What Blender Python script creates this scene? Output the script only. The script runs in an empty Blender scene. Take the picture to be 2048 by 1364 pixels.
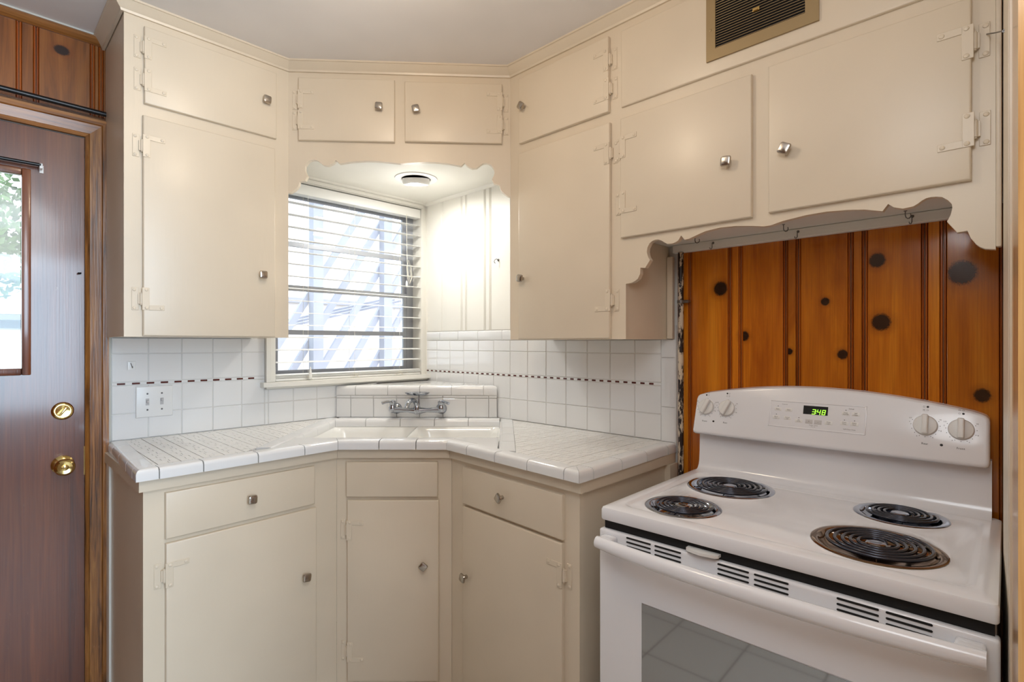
import bpy, bmesh, math, random
from mathutils import Vector, Matrix
R = math.radians
random.seed(7)
SC = bpy.context.scene
COL = SC.collection

# ------------------------------------------------------------------ camera
FLOOR = -0.074          # floor level; the counter top is 0.905, the range top 0.84
CEIL = 2.338
cam_d = bpy.data.cameras.new('camera')
cam = bpy.data.objects.new('camera', cam_d)
COL.objects.link(cam)
cam.location = (-1.7498, -2.358, 1.2601)
TH = 0.7713             # heading, from +x towards +y
cam.rotation_euler = (R(90), 0, TH - R(90))
cam_d.sensor_width = 36.0
cam_d.lens = 36.0 * 1057.74 / 2048
cam_d.shift_y = 3.71 / 2048
cam_d.clip_start = 0.02
SC.camera = cam

# ------------------------------------------------------------------ sky, lights, exposure
W = bpy.data.worlds.new('sky')
SC.world = W
W.use_nodes = True
nt = W.node_tree
for n in list(nt.nodes):
    nt.nodes.remove(n)
bg = nt.nodes.new('ShaderNodeBackground')
bg.inputs[0].default_value = (0.86, 0.93, 1.0, 1)
bg.inputs[1].default_value = 2.0
wo = nt.nodes.new('ShaderNodeOutputWorld')
nt.links.new(bg.outputs[0], wo.inputs[0])


def lamp(name, kind, loc, energy, color, **kw):
    d = bpy.data.lights.new(name, kind)
    d.energy = energy
    d.color = color
    for k, v in kw.items():
        if k != 'rot':
            setattr(d, k, v)
    o = bpy.data.objects.new(name, d)
    o.location = loc
    if 'rot' in kw:
        o.rotation_euler = kw['rot']
    COL.objects.link(o)
    return o


# sun outdoors, high and behind the house: it lights the yard, not the room
lamp('sun', 'SUN', (0, -3, 8), 0.6, (1.0, 0.95, 0.86), angle=R(0.6), rot=(R(38), 0, R(12)))
# the kitchen's ceiling lamp, above and in front of the camera
lamp('ceiling_lamp', 'POINT', (-1.15, -1.25, 2.20), 5.6, (1.0, 0.82, 0.61), shadow_soft_size=0.09)
# added soft fill above the camera to brighten the range side, no known fixture
lamp('fill_above_camera', 'POINT', (-1.62, -2.26, 1.98), 13.0, (0.93, 0.97, 1.0), shadow_soft_size=0.28)
# added fill lamp in the room behind, and daylight through its window
lamp('fill_behind_camera', 'POINT', (-1.46, -3.3, 2.05), 10.0, (0.86, 0.94, 1.0), shadow_soft_size=0.3)
lamp('window_daylight_rear', 'AREA', (-1.3, -4.55, 1.35), 76.0, (0.58, 0.79, 1.0), shape='RECTANGLE', size=1.6, size_y=1.5, rot=(R(90), 0, 0))
SC.view_settings.view_transform = 'Standard'
SC.view_settings.look = 'None'
SC.view_settings.exposure = 0.36
SC.view_settings.gamma = 1.0
SC.view_settings.use_curve_mapping = False

# ------------------------------------------------------------------ materials
def lin(c):
    return tuple(((x / 255) / 12.92 if x / 255 <= 0.04045 else ((x / 255 + 0.055) / 1.055) ** 2.4) for x in c) + (1,)


class NT:
    def __init__(s, name):
        s.m = bpy.data.materials.new(name)
        s.m.use_nodes = True
        s.t = s.m.node_tree
        s.b = s.t.nodes['Principled BSDF']
        s.out = s.t.nodes['Material Output']
        s.pos = None

    def n(s, typ, **kw):
        x = s.t.nodes.new('ShaderNode' + typ)
        for k, v in kw.items():
            setattr(x, k, v)
        return x

    def l(s, a, b):
        s.t.links.new(a, b)

    def P(s):
        if not s.pos:
            s.pos = s.n('NewGeometry').outputs['Position']
        return s.pos

    def scaled(s, sc):
        v = s.n('VectorMath', operation='MULTIPLY')
        s.l(s.P(), v.inputs[0])
        v.inputs[1].default_value = sc
        return v.outputs[0]

    def noise(s, sc, scale=1.0, detail=3.0, rough=0.5, dist=0.0):
        x = s.n('TexNoise')
        s.l(s.scaled(sc), x.inputs['Vector'])
        x.inputs['Scale'].default_value = scale
        x.inputs['Detail'].default_value = detail
        x.inputs['Roughness'].default_value = rough
        x.inputs['Distortion'].default_value = dist
        return x.outputs['Fac']

    def ramp(s, fac, stops):
        r = s.n('ValToRGB')
        e = r.color_ramp.elements
        while len(e) > 1:
            e.remove(e[-1])
        e[0].position, e[0].color = stops[0]
        for p, c in stops[1:]:
            k = e.new(p)
            k.color = c
        s.l(fac, r.inputs[0])
        return r.outputs[0]

    def mix(s, fac, a, b, mode='MIX'):
        x = s.n('Mix', data_type='RGBA', blend_type=mode)
        for i, v in ((0, fac), (6, a), (7, b)):
            if isinstance(v, (int, float)):
                x.inputs[i].default_value = v
            elif isinstance(v, tuple):
                x.inputs[i].default_value = v
            else:
                s.l(v, x.inputs[i])
        return x.outputs[2]

    def math(s, op, a, b=None, clamp=False):
        x = s.n('Math', operation=op, use_clamp=clamp)
        for i, v in ((0, a), (1, b)):
            if v is None:
                continue
            if isinstance(v, (int, float)):
                x.inputs[i].default_value = v
            else:
                s.l(v, x.inputs[i])
        return x.outputs[0]

    def bump(s, h, strength=0.2, dist=0.002):
        x = s.n('Bump')
        x.inputs['Strength'].default_value = strength
        x.inputs['Distance'].default_value = dist
        s.l(h, x.inputs['Height'])
        s.l(x.outputs[0], s.b.inputs['Normal'])

    def set(s, **kw):
        for k, v in kw.items():
            k = {'color': 'Base Color', 'rough': 'Roughness', 'metal': 'Metallic', 'coat': 'Coat Weight', 'coatr': 'Coat Roughness',
                 'spec': 'Specular IOR Level', 'emit': 'Emission Color', 'emits': 'Emission Strength', 'trans': 'Transmission Weight', 'alpha': 'Alpha'}.get(k, k)
            if isinstance(v, (int, float, tuple)):
                s.b.inputs[k].default_value = v
            else:
                s.l(v, s.b.inputs[k])
        return s


M = {}


def plain(name, col, rough=0.4, metal=0.0, var=0.04, bump=0.0, bsc=(60, 60, 60), **kw):
    k = NT(name)
    c = lin(col)
    if var:
        f = k.noise((3, 3, 3), 1.0, 2)
        d = tuple(max(0, x * (1 - var * 2)) for x in c[:3]) + (1,)
        col = k.ramp(f, [(0.3, d), (0.7, c)])
        k.set(color=col)
    else:
        k.set(color=c)
    k.set(rough=rough, metal=metal, **kw)
    if bump:
        k.bump(k.noise(bsc, 1.0, 3), bump, 0.001)
    M[name] = k.m
    return k.m


plain('cream_paint', (226, 212, 190), 0.36, bump=0.30, bsc=(90, 90, 9), coat=0.10, coatr=0.2)
plain('white_paint', (236, 234, 226), 0.38, bump=0.15, bsc=(60, 60, 12))
plain('ceiling_paint', (238, 235, 234), 0.7, bump=0.25, bsc=(35, 35, 35))
plain('wall_paint', (214, 206, 192), 0.6, bump=0.2)
plain('glazed_tile', (233, 234, 234), 0.10, var=0.02, bump=0.10, bsc=(14, 14, 14), coat=0.4, coatr=0.04)
plain('mosaic_tile', (236, 235, 231), 0.22, var=0.02, coat=0.2, coatr=0.1)
plain('grout', (226, 224, 219), 0.85, var=0.08)
plain('dark_grout', (138, 136, 132), 0.85, var=0.1)
plain('oxblood_tile', (88, 38, 32), 0.2, var=0.05)
plain('porcelain', (240, 240, 236), 0.08, var=0.0, coat=0.5, coatr=0.03)
plain('enamel', (236, 237, 241), 0.16, var=0.0, coat=0.35, coatr=0.06)
plain('oven_glass', (84, 82, 79), 0.05, var=0.0, coat=0.8, coatr=0.02, spec=1.0, IOR=2.2)
plain('white_plastic', (232, 232, 230), 0.3, var=0.0)
plain('grey_plastic', (188, 186, 186), 0.35, var=0.0)
plain('pale_print', (205, 203, 203), 0.5, var=0.0)
plain('print_grey', (92, 90, 92), 0.6, var=0.0)
plain('print_black', (26, 26, 26), 0.6, var=0.0)
plain('void_black', (8, 8, 9), 0.7, var=0.0)
plain('chrome', (172, 176, 184), 0.06, 1.0, var=0.0)
plain('pan_chrome', (176, 182, 194), 0.06, 1.0, var=0.0)
plain('brown_chrome', (170, 146, 122), 0.09, 1.0, var=0.15)
plain('nickel', (186, 178, 168), 0.24, 1.0, var=0.06)
plain('brass', (222, 194, 128), 0.14, 1.0, var=0.04)
plain('vent_bronze', (166, 144, 106), 0.4, 0.4, var=0.06)
plain('coil_steel', (50, 53, 66), 0.26, 0.6, var=0.1, coat=0.5, coatr=0.15)
plain('black_iron', (18, 17, 19), 0.3, 0.2, var=0.0)
plain('steel_hook', (120, 118, 116), 0.3, 0.9, var=0.0)
plain('aluminium', (182, 186, 194), 0.4, 0.6, var=0.05)
plain('blind_vinyl', (240, 240, 236), 0.35, var=0.0)
plain('cord', (236, 232, 218), 0.7, var=0.0)
plain('caulk', (206, 204, 194), 0.6, bump=0.4)
plain('yard_paint', (186, 192, 208), 0.7, var=0.1)
plain('yard_white', (240, 240, 240), 0.7, var=0.05)
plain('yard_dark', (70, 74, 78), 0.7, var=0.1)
plain('paver', (206, 176, 166), 0.85, var=0.12)
plain('lawn', (96, 116, 74), 0.9, var=0.2)
plain('leaf', (92, 128, 72), 0.55, var=0.25)
plain('bark', (92, 74, 58), 0.9, var=0.2)

k = NT('lamp_glow')
k.set(color=(1, 1, 1, 1), emit=(1.0, 0.97, 0.90, 1), emits=14.0)
M['lamp_glow'] = k.m
k = NT('clock_green')
k.set(color=(0, 0, 0, 1), emit=(0.35, 1.0, 0.05, 1), emits=1.6)
M['clock_green'] = k.m

# window glass: clear with a Fresnel sheen
k = NT('pane_glass')
tr = k.n('BsdfTransparent')
gl = k.n('BsdfGlossy')
gl.inputs['Roughness'].default_value = 0.02
fr = k.n('Fresnel')
fr.inputs[0].default_value = 1.45
mx = k.n('MixShader')
k.l(fr.outputs[0], mx.inputs[0])
k.l(tr.outputs[0], mx.inputs[1])
k.l(gl.outputs[0], mx.inputs[2])
k.l(mx.outputs[0], k.out.inputs[0])
M['pane_glass'] = k.m


def wood(name, dark, mid, light, scale, rough=0.22, coat=0.6, knots=(), wear=0.0, bump=0.15, fine=(260, 260, 6)):
    """grain along the axis whose scale is small; knots are real dark spots of the boards (centre, radii)"""
    k = NT(name)
    oi = k.n('ObjectInfo')
    v = k.n('VectorMath', operation='MULTIPLY_ADD')
    k.l(oi.outputs['Random'], v.inputs[0])
    v.inputs[1].default_value = (7, 5, 3)
    k.l(k.scaled(scale), v.inputs[2])
    x = k.n('TexNoise')
    k.l(v.outputs[0], x.inputs['Vector'])
    x.inputs['Scale'].default_value = 1.0
    x.inputs['Detail'].default_value = 7
    x.inputs['Roughness'].default_value = 0.6
    x.inputs['Distortion'].default_value = 0.8
    col = k.ramp(x.outputs['Fac'], [(0.30, lin(dark)), (0.48, lin(mid)), (0.72, lin(light))])
    fn = k.noise(fine, 1.0, 2)
    col = k.mix(0.35, col, k.ramp(fn, [(0.35, (0.55, 0.5, 0.45, 1)), (0.6, (1, 1, 1, 1))]), 'MULTIPLY')
    tone = k.math('MULTIPLY_ADD', oi.outputs['Random'], 0.35)
    k.t.nodes[tone.node.name].inputs[2].default_value = 0.80
    hv = k.n('HueSaturation')
    k.l(col, hv.inputs['Color'])
    k.l(tone, hv.inputs['Value'])
    col = hv.outputs[0]
    mask = None
    halo = None
    if knots:
        kx = k.n('TexNoise')
        k.l(k.scaled((60, 60, 60)), kx.inputs['Vector'])
        ka = k.n('VectorMath', operation='MULTIPLY_ADD')
        k.l(kx.outputs['Color'], ka.inputs[0])
        ka.inputs[1].default_value = (0.4, 0.4, 0.4)
        ka.inputs[2].default_value = (-0.2, -0.2, -0.2)
        kw = ka.outputs[0]
    for (c, r) in knots:
        d = k.n('VectorMath', operation='SUBTRACT')
        k.l(k.P(), d.inputs[0])
        d.inputs[1].default_value = c
        e = k.n('VectorMath', operation='MULTIPLY')
        k.l(d.outputs[0], e.inputs[0])
        e.inputs[1].default_value = tuple(1 / q for q in r)
        g = k.n('VectorMath', operation='LENGTH')
        wob = k.n('VectorMath', operation='ADD')
        k.l(e.outputs[0], wob.inputs[0])
        k.l(kw, wob.inputs[1])
        k.l(wob.outputs[0], g.inputs[0])
        mr = k.n('MapRange', interpolation_type='SMOOTHSTEP')
        k.l(g.outputs['Value'], mr.inputs[0])
        for i, q in ((1, 0.75), (2, 1.15), (3, 1.0), (4, 0.0)):
            mr.inputs[i].default_value = q
        h2 = k.n('MapRange', interpolation_type='SMOOTHSTEP')
        k.l(g.outputs['Value'], h2.inputs[0])
        for i, q in ((1, 1.0), (2, 2.0), (3, 1.0), (4, 0.0)):
            h2.inputs[i].default_value = q
        halo = h2.outputs[0] if halo is None else k.math('MAXIMUM', halo, h2.outputs[0])
        mask = mr.outputs[0] if mask is None else k.math('MAXIMUM', mask, mr.outputs[0])
    if mask is not None:
        col = k.mix(k.math('MULTIPLY', halo, 0.35), col, lin((120, 58, 14)))
        col = k.mix(mask, col, lin((38, 18, 9)))
    rgh = rough
    if wear:
        wn = k.noise((55, 55, 28), 1.0, 4, 0.7)
        wm = k.ramp(wn, [(0.66, (0, 0, 0, 1)), (0.74, (1, 1, 1, 1))])
        col = k.mix(k.math('MULTIPLY', wm, wear), col, lin((196, 150, 110)))
    k.set(color=col, rough=rgh, coat=coat, coatr=0.10)
    k.bump(fn, bump, 0.001)
    M[name] = k.m


def kn(y, z, r):
    return ((0, y, z), (1, r, r * 1.05))


wood('knotty_pine', (168, 86, 14), (202, 116, 22), (226, 146, 38), (10, 10, 0.9), 0.2, 0.7,
     knots=[kn(-1.627, 1.441, .024), kn(-1.704, 1.282, .016), kn(-1.839, 1.234, .010), kn(-1.936, 1.381, .012), kn(-2.063, 1.488, .020),
            kn(-2.072, 1.317, .023), kn(-1.980, 1.227, .014), kn(-2.242, 1.438, .030), kn(-2.280, 1.130, .017)], bump=0.05)
wood('groove_stain', (126, 54, 12), (164, 80, 18), (192, 104, 32), (22, 22, 1.2), 0.2, 0.7)
wood('wall_pine', (96, 52, 18), (140, 82, 32), (164, 104, 46), (22, 22, 1.6), 0.3, 0.5, knots=[((-1.527, 0, 2.258), (.022, 1, .017))], bump=0.05)
wood('stained_door', (74, 30, 8), (108, 50, 14), (134, 68, 22), (20, 20, 0.9), 0.30, 0.6, wear=0.10, bump=0.25)
wood('casing_wood', (58, 32, 12), (132, 82, 34), (182, 124, 60), (70, 70, 4.0), 0.3, 0.5, wear=0.25, bump=0.5)
wood('casing_wood_head', (96, 54, 20), (150, 94, 40), (180, 122, 60), (3, 60, 60), 0.4, 0.2, wear=0.1, bump=0.4, fine=(6, 260, 260))
wood('jamb_wood', (176, 120, 62), (214, 160, 96), (232, 186, 124), (8, 60, 1.5), 0.25, 0.5, bump=0.1)
wood('panel_wood', (86, 50, 22), (124, 78, 38), (148, 98, 52), (12, 12, 1.0), 0.35, 0.4)

# oil paint flaking off the old pipe: dark metal below, cream above
k = NT('flaking_paint')
f = k.ramp(k.noise((45, 45, 16), 1.0, 5, 0.7), [(0.50, (0, 0, 0, 1)), (0.53, (1, 1, 1, 1))])
k.set(color=k.mix(f, lin((34, 22, 22)), lin((206, 190, 168))), rough=0.35)
k.bump(f, 0.5, 0.001)
M['flaking_paint'] = k.m

# vinyl floor: pale grey squares laid square to the walls
k = NT('vinyl_floor')
br = k.n('TexBrick')
br.offset = 0.0
k.l(k.P(), br.inputs['Vector'])
for nme, v in (('Color1', lin((196, 190, 180))), ('Color2', lin((186, 180, 170))), ('Mortar', lin((128, 122, 114)))):
    br.inputs[nme].default_value = v
for nme, v in (('Scale', 1.0), ('Mortar Size', 0.004), ('Brick Width', 0.305), ('Row Height', 0.305)):
    br.inputs[nme].default_value = v
k.set(color=br.outputs['Color'], rough=0.35)
M['vinyl_floor'] = k.m

# ------------------------------------------------------------------ mesh helpers
class MB:
    """collects shapes in one bmesh"""

    def __init__(s):
        s.bm = bmesh.new()

    def _take(s, nb, mat=None):
        if mat is not None:
            bmesh.ops.transform(nb, matrix=mat, verts=nb.verts)
        me = bpy.data.meshes.new('tmp')
        nb.to_mesh(me)
        nb.free()
        s.bm.from_mesh(me)
        bpy.data.meshes.remove(me)
        return s

    def box(s, x0, x1, y0, y1, z0, z1, bev=0.0, seg=2, mat=None):
        nb = bmesh.new()
        bmesh.ops.create_cube(nb, size=1.0)
        for v in nb.verts:
            v.co = ((x0 + x1) / 2 + v.co.x * (x1 - x0), (y0 + y1) / 2 + v.co.y * (y1 - y0), (z0 + z1) / 2 + v.co.z * (z1 - z0))
        if bev:
            bmesh.ops.bevel(nb, geom=nb.edges[:], offset=bev, segments=seg, profile=0.6, affect='EDGES', clamp_overlap=True)
        return s._take(nb, mat)

    def slab(s, x0, x1, y0, y1, z0, z1, bev):
        """door-like slab whose room-side (y0) edges alone are rounded"""
        nb = bmesh.new()
        bmesh.ops.create_cube(nb, size=1.0)
        for v in nb.verts:
            v.co = ((x0 + x1) / 2 + v.co.x * (x1 - x0), (y0 + y1) / 2 + v.co.y * (y1 - y0), (z0 + z1) / 2 + v.co.z * (z1 - z0))
        ed = [e for e in nb.edges if all(abs(v.co.y - y0) < 1e-6 for v in e.verts)]
        bmesh.ops.bevel(nb, geom=ed, offset=bev, segments=3, profile=0.5, affect='EDGES', clamp_overlap=True)
        return s._take(nb)

    def prism(s, pts, y0, y1, axis='y', bev=0.0, mat=None):
        """polygon (x,z) pushed along y, or (x,y) pushed along z; concave allowed"""
        nb = bmesh.new()
        if axis == 'y':
            a = [nb.verts.new((p[0], y0, p[1])) for p in pts]
            b = [nb.verts.new((p[0], y1, p[1])) for p in pts]
        else:
            a = [nb.verts.new((p[0], p[1], y0)) for p in pts]
            b = [nb.verts.new((p[0], p[1], y1)) for p in pts]
        n = len(pts)
        fa = nb.faces.new(a)
        fb = nb.faces.new(b[::-1])
        for i in range(n):
            nb.faces.new((a[i], b[i], b[(i + 1) % n], a[(i + 1) % n]))
        bmesh.ops.recalc_face_normals(nb, faces=nb.faces)
        bmesh.ops.triangulate(nb, faces=[fa, fb])
        return s._take(nb, mat)

    def loft(s, rings, cap0=True, cap1=True, closed=True, mat=None):
        nb = bmesh.new()
        rs = [[nb.verts.new(p) for p in r] for r in rings]
        n = len(rs[0])
        for a, b in zip(rs, rs[1:]):
            for i in range(n if closed else n - 1):
                j = (i + 1) % n
                nb.faces.new((a[i], a[j], b[j], b[i]))
        if cap0:
            nb.faces.new(rs[0][::-1])
        if cap1:
            nb.faces.new(rs[-1])
        bmesh.ops.recalc_face_normals(nb, faces=nb.faces)
        return s._take(nb, mat)

    def lathe(s, prof, seg=24, mat=None, cap0=True, cap1=True):
        """profile (radius, height) spun about local z"""
        return s.loft([[(r * math.cos(2 * math.pi * i / seg), r * math.sin(2 * math.pi * i / seg), h) for i in range(seg)] for r, h in prof], cap0, cap1, True, mat)

    def tube(s, pts, r, seg=8, caps=True, mat=None):
        pts = [Vector(p) for p in pts]
        rad = r if isinstance(r, (list, tuple)) else [r] * len(pts)
        rings = []
        ref = None
        for i, p in enumerate(pts):
            d = (pts[min(i + 1, len(pts) - 1)] - pts[max(i - 1, 0)])
            if d.length < 1e-9:
                d = Vector((0, 0, 1))
            d.normalize()
            if ref is None:
                ref = Vector((0, 0, 1)) if abs(d.z) < 0.9 else Vector((1, 0, 0))
            a = d.cross(ref)
            if a.length < 1e-4:
                a = d.cross(Vector((0.3, 1, 0.2)))
            a.normalize()
            b = d.cross(a)
            ref = b.cross(d) * -1 if False else ref
            rings.append([p + (a * math.cos(2 * math.pi * k / seg) + b * math.sin(2 * math.pi * k / seg)) * rad[i] for k in range(seg)])
        return s.loft(rings, caps, caps, True, mat)

    def sweep(s, prof, P, Q, sa, sb, ka=0.0, kb=0.0, cap=True):
        """profile (o = inward offset, z) run along edge P->Q between sa and sb; ka, kb shear the ends for mitres"""
        P, Q = Vector(P), Vector(Q)
        t = (Q - P).normalized()
        n = Vector((-t.y, t.x))
        ra = [(*(P + t * (sa + o * ka) + n * o), z) for o, z in prof]
        rb = [(*(P + t * (sb + o * kb) + n * o), z) for o, z in prof]
        return s.loft([ra, rb], cap, cap)

    def mesh(s, name, smooth=None):
        me = bpy.data.meshes.new(name)
        s.bm.to_mesh(me)
        s.bm.free()
        if smooth:
            for p in me.polygons:
                p.use_smooth = True
            me.set_sharp_from_angle(angle=R(smooth))
        return me


ZB = {}


def thing(name, label, cat, loc, rotz=0.0, group=None):
    o = bpy.data.objects.new(name, None)
    o.empty_display_size = 0.05
    COL.objects.link(o)
    o.location = loc
    o.rotation_euler = (0, 0, rotz)
    o['label'] = label
    o['category'] = cat
    if group:
        o['group'] = group
    ZB[o] = loc[2]
    return o


def part(name, mb, mat, parent, smooth=None, label=None, stuff=False):
    """mesh built in the frame of its thing with heights above world zero"""
    me = mb.mesh(name, smooth) if isinstance(mb, MB) else mb
    z0 = ZB.get(parent, 0.0)
    if z0 and isinstance(mb, MB):
        me.transform(Matrix.Translation((0, 0, -z0)))
    if not me.materials:
        me.materials.append(M[mat])
    o = bpy.data.objects.new(name, me)
    COL.objects.link(o)
    o.parent = parent
    ZB[o] = z0
    if label:
        o['label'] = label
    if stuff:
        o['kind'] = 'stuff'
    return o


def inst(name, me, parent, loc, rot=(0, 0, 0), label=None):
    """one more object on a shared mesh, placed in the frame of its thing"""
    o = bpy.data.objects.new(name, me)
    COL.objects.link(o)
    o.parent = parent
    z0 = ZB.get(parent, 0.0)
    o.location = (loc[0], loc[1], loc[2] - z0)
    o.rotation_euler = rot
    ZB[o] = 0.0
    if label:
        o['label'] = label
    return o


def solo(name, mb, mat, label, cat, smooth=None, group=None):
    o = part(name, mb, mat, None, smooth)
    o['label'] = label
    o['category'] = cat
    if group:
        o['group'] = group
    return o


def struct(name, mb, mat, parent=None, smooth=None):
    o = part(name, mb, mat, parent, smooth)
    if parent is None:
        o['kind'] = 'structure'
    return o


def shared(name, mb, mat, smooth=None):
    me = mb.mesh(name, smooth)
    me.materials.append(M[mat])
    return me


TILE = {}


def tile_mesh(w, h, d=0.007, mat='glazed_tile', bev=0.0018):
    """tile w x h lying in the xz plane, front at y = 0 facing -y, origin at its lower left corner"""
    key = (round(w, 4), round(h, 4), d, mat)
    if key not in TILE:
        b = bev
        r0 = [(0, d, 0), (w, d, 0), (w, d, h), (0, d, h)]
        r1 = [(0, b, 0), (w, b, 0), (w, b, h), (0, b, h)]
        r2 = [(b, 0, b), (w - b, 0, b), (w - b, 0, h - b), (b, 0, h - b)]
        TILE[key] = shared('tile', MB().loft([r0, r1, r2], True, True), mat)
    return TILE[key]


# ------------------------------------------------------------------ room shell
struct('floor', MB().box(-4.3, 0.2, -4.75, 0.2, FLOOR - 0.1, FLOOR), 'vinyl_floor')
struct('ceiling', MB().box(-4.3, 0.2, -4.75, 0.2, CEIL, CEIL + 0.1), 'ceiling_paint')
DOOR = (-2.36, -1.463, 1.978)            # opening of the back door
WIN = (-0.815, -0.024, 1.088, 1.992)     # opening of the window over the sink
b = MB()
WY = 0.007
b.box(-4.3, DOOR[0], WY, 0.16, FLOOR, CEIL)
b.box(DOOR[0], DOOR[1], WY, 0.16, DOOR[2], CEIL)
b.box(DOOR[1], WIN[0], WY, 0.16, FLOOR, CEIL)
b.box(WIN[0], WIN[1], WY, 0.16, FLOOR, WIN[2])
b.box(WIN[0], WIN[1], WY, 0.16, WIN[3], CEIL)
b.box(WIN[1], 0.2, WY, 0.16, FLOOR, CEIL)
wall_left = struct('wall_left', b, 'white_paint')
wall_right = struct('wall_right', MB().box(WY, 0.2, -4.75, 0.007, FLOOR, CEIL), 'white_paint')
b = MB()
b.box(-4.3, -2.2, -4.75, -4.62, FLOOR, CEIL).box(-0.4, 0.2, -4.75, -4.62, FLOOR, CEIL)
b.box(-2.2, -0.4, -4.75, -4.62, FLOOR, 0.6).box(-2.2, -0.4, -4.75, -4.62, 2.1, CEIL)
struct('wall_back', b, 'panel_wood')
struct('wall_far', MB().box(-2.87, -2.75, -4.62, WY, FLOOR, CEIL), 'panel_wood')
# doorway jamb beside the range, on the right edge of the view
b = MB()
b.prism([(0.0, -2.319), (-0.259, -2.327), (-0.6, -2.3415), (-0.9, -2.349), (-1.18, -2.3535), (-1.18, -2.46), (0.0, -2.46)][::-1], FLOOR, CEIL, 'z')
struct('wall_side', b, 'jamb_wood')
b = MB()
for (x0, y0, x1, y1) in ((-0.275, -2.3245, -0.58, -2.3375), (-0.60, -2.3385, -0.64, -2.340)):
    b.prism([(x0, y0), (x1, y1), (x1, y1 - 0.01), (x0, y0 - 0.01)], FLOOR, CEIL, 'z')
struct('trim_5', b, 'cream_paint')

# ------------------------------------------------------------------ planks
def plank_mb(s0, s1, z0, z1, bead=0.0048, d=0.012):
    """board with a beaded edge on both sides, room face at y = 0 facing -y"""
    g = 0.0012
    prof = [(s0 + g, d), (s0 + g, 0.004)]
    for kx in (0.1, 0.35, 0.65, 0.9):
        a = math.pi * kx
        prof.append((s0 + g + bead / 2 - math.cos(a) * bead / 2, 0.0035 - math.sin(a) * 0.0035))
    prof += [(s0 + g + bead + 0.0005, 0.0045), (s0 + g + bead + 0.0014, 0.0008), (s0 + g + bead + 0.0024, 0.0)]
    left = prof
    right = [(s0 + s1 - x, y) for x, y in reversed(left)]
    pts = left + right
    return MB().loft([[(x, y, z0) for x, y in pts], [(x, y, z1) for x, y in pts]])


FR90 = Matrix.Rotation(R(-90), 4, 'Z')


def planks(bounds, z0, z1, mat, parent, right, dz=0.0):
    for s0, s1 in zip(bounds, bounds[1:]):
        mb = plank_mb(s0, s1, z0, z1)
        if right:
            bmesh.ops.transform(mb.bm, matrix=FR90, verts=mb.bm.verts)
        o = part('plank', mb, mat, parent)
        if mat != 'white_paint':        # stain gathers in the beaded edges
            o.data.materials.append(M['groove_stain'])
            n_ = (len(o.data.vertices)) // 2
            for i, p in enumerate(o.data.polygons):
                if i <= 6 or n_ - 8 <= i < n_ - 1:
                    p.material_index = 1


struct('backing_board', MB().box(0.0045, WY, -2.318, -1.472, FLOOR, 1.60), 'panel_wood', wall_right)
struct('backing_board', MB().box(-1.96, -1.394, 0.0052, WY, 2.05, 2.33), 'panel_wood', wall_left)
planks([1.472, 1.520, 1.658, 1.693, 1.828, 1.864, 2.000, 2.034, 2.167, 2.205, 2.318], FLOOR, 1.60, 'knotty_pine', wall_right, True)
planks([0.008, 0.141, 0.300, 0.334, 0.473, 0.511, 0.652, 0.688, 0.80, 0.895], 1.3225, 2.02, 'white_paint', wall_right, True)
planks([-1.94, -1.80, -1.766, -1.634, -1.592, -1.444, -1.420, -1.396], 2.06, 2.325, 'wall_pine', wall_left, False)

# ------------------------------------------------------------------ wall tiles
ZR = (0.905, 1.0005, 1.104, 1.116, 1.2205, 1.2725)      # course lines of the backsplash
GAP = 0.0011


def tiles(cols, rows, parent, right, flip=False):
    """cols are positions along the wall from left to right as seen; rows are (z0, z1)"""
    for (s0, s1) in cols:
        for (z0, z1) in rows:
            me = tile_mesh(s1 - s0 - 2 * GAP, z1 - z0 - 2 * GAP)
            o = inst('tile', me, parent, (s0 + GAP, -0.0005 + random.uniform(-3e-4, 3e-4), z0 + GAP) if not right
                     else (-0.0005 + random.uniform(-3e-4, 3e-4), -(s0 + GAP), z0 + GAP), (0, 0, R(-90) if right else 0))


ROWS = [(ZR[0], ZR[1]), (ZR[1], ZR[2]), (ZR[3], ZR[4]), (ZR[4], ZR[5])]
struct('backing_grout', MB().box(-1.391, -0.856, 0.0022, WY, 0.87, 1.2795), 'grout', wall_left)
struct('backing_grout', MB().box(-0.856, -0.004, 0.0022, WY, 0.87, 1.060), 'grout', wall_left)
struct('backing_grout', MB().box(0.0022, WY, -1.468, -0.004, 0.87, 1.3225), 'grout', wall_right)
gl_ = [-1.391] + [-1.2791 + i * 0.1095 for i in range(4)] + [-0.857]
RL = ROWS[:3] + [(ZR[4], 1.2795)]
tiles(list(zip(gl_, gl_[1:])), RL, wall_left, False)
gl2 = [-0.857, -0.8411, -0.7316, -0.6221, -0.5126, -0.403, -0.2936, -0.1841, -0.0746, -0.006]
tiles(list(zip(gl2[1:], gl2[2:])) + [(gl2[0], gl2[1])], [(ZR[0], ZR[1]), (ZR[1], 1.0585)], wall_left, False)
gr_ = [0.006, 0.0969] + [0.0969 + i * 0.1095 for i in range(1, 13)]
tiles(list(zip(gr_, gr_[1:])), ROWS, wall_right, True)

# bullnose cap in the window nook and bullnose column at the range end
def bull_row(s0, s1, z0, z1):
    w, h, r = s1 - s0 - 2 * GAP, z1 - z0 - 2 * GAP, 0.010
    pr = [(0.007, 0), (0.0006, 0), (0, 0.0012)] + [(r * 0.7 * (1 - math.cos(a)), h - r + r * math.sin(a)) for a in (0, R(30), R(60), R(90))]
    pr += [(0.007, h)]
    return shared('tile', MB().loft([[(0, y, z) for y, z in pr], [(w, y, z) for y, z in pr]]), 'glazed_tile', 50)


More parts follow.
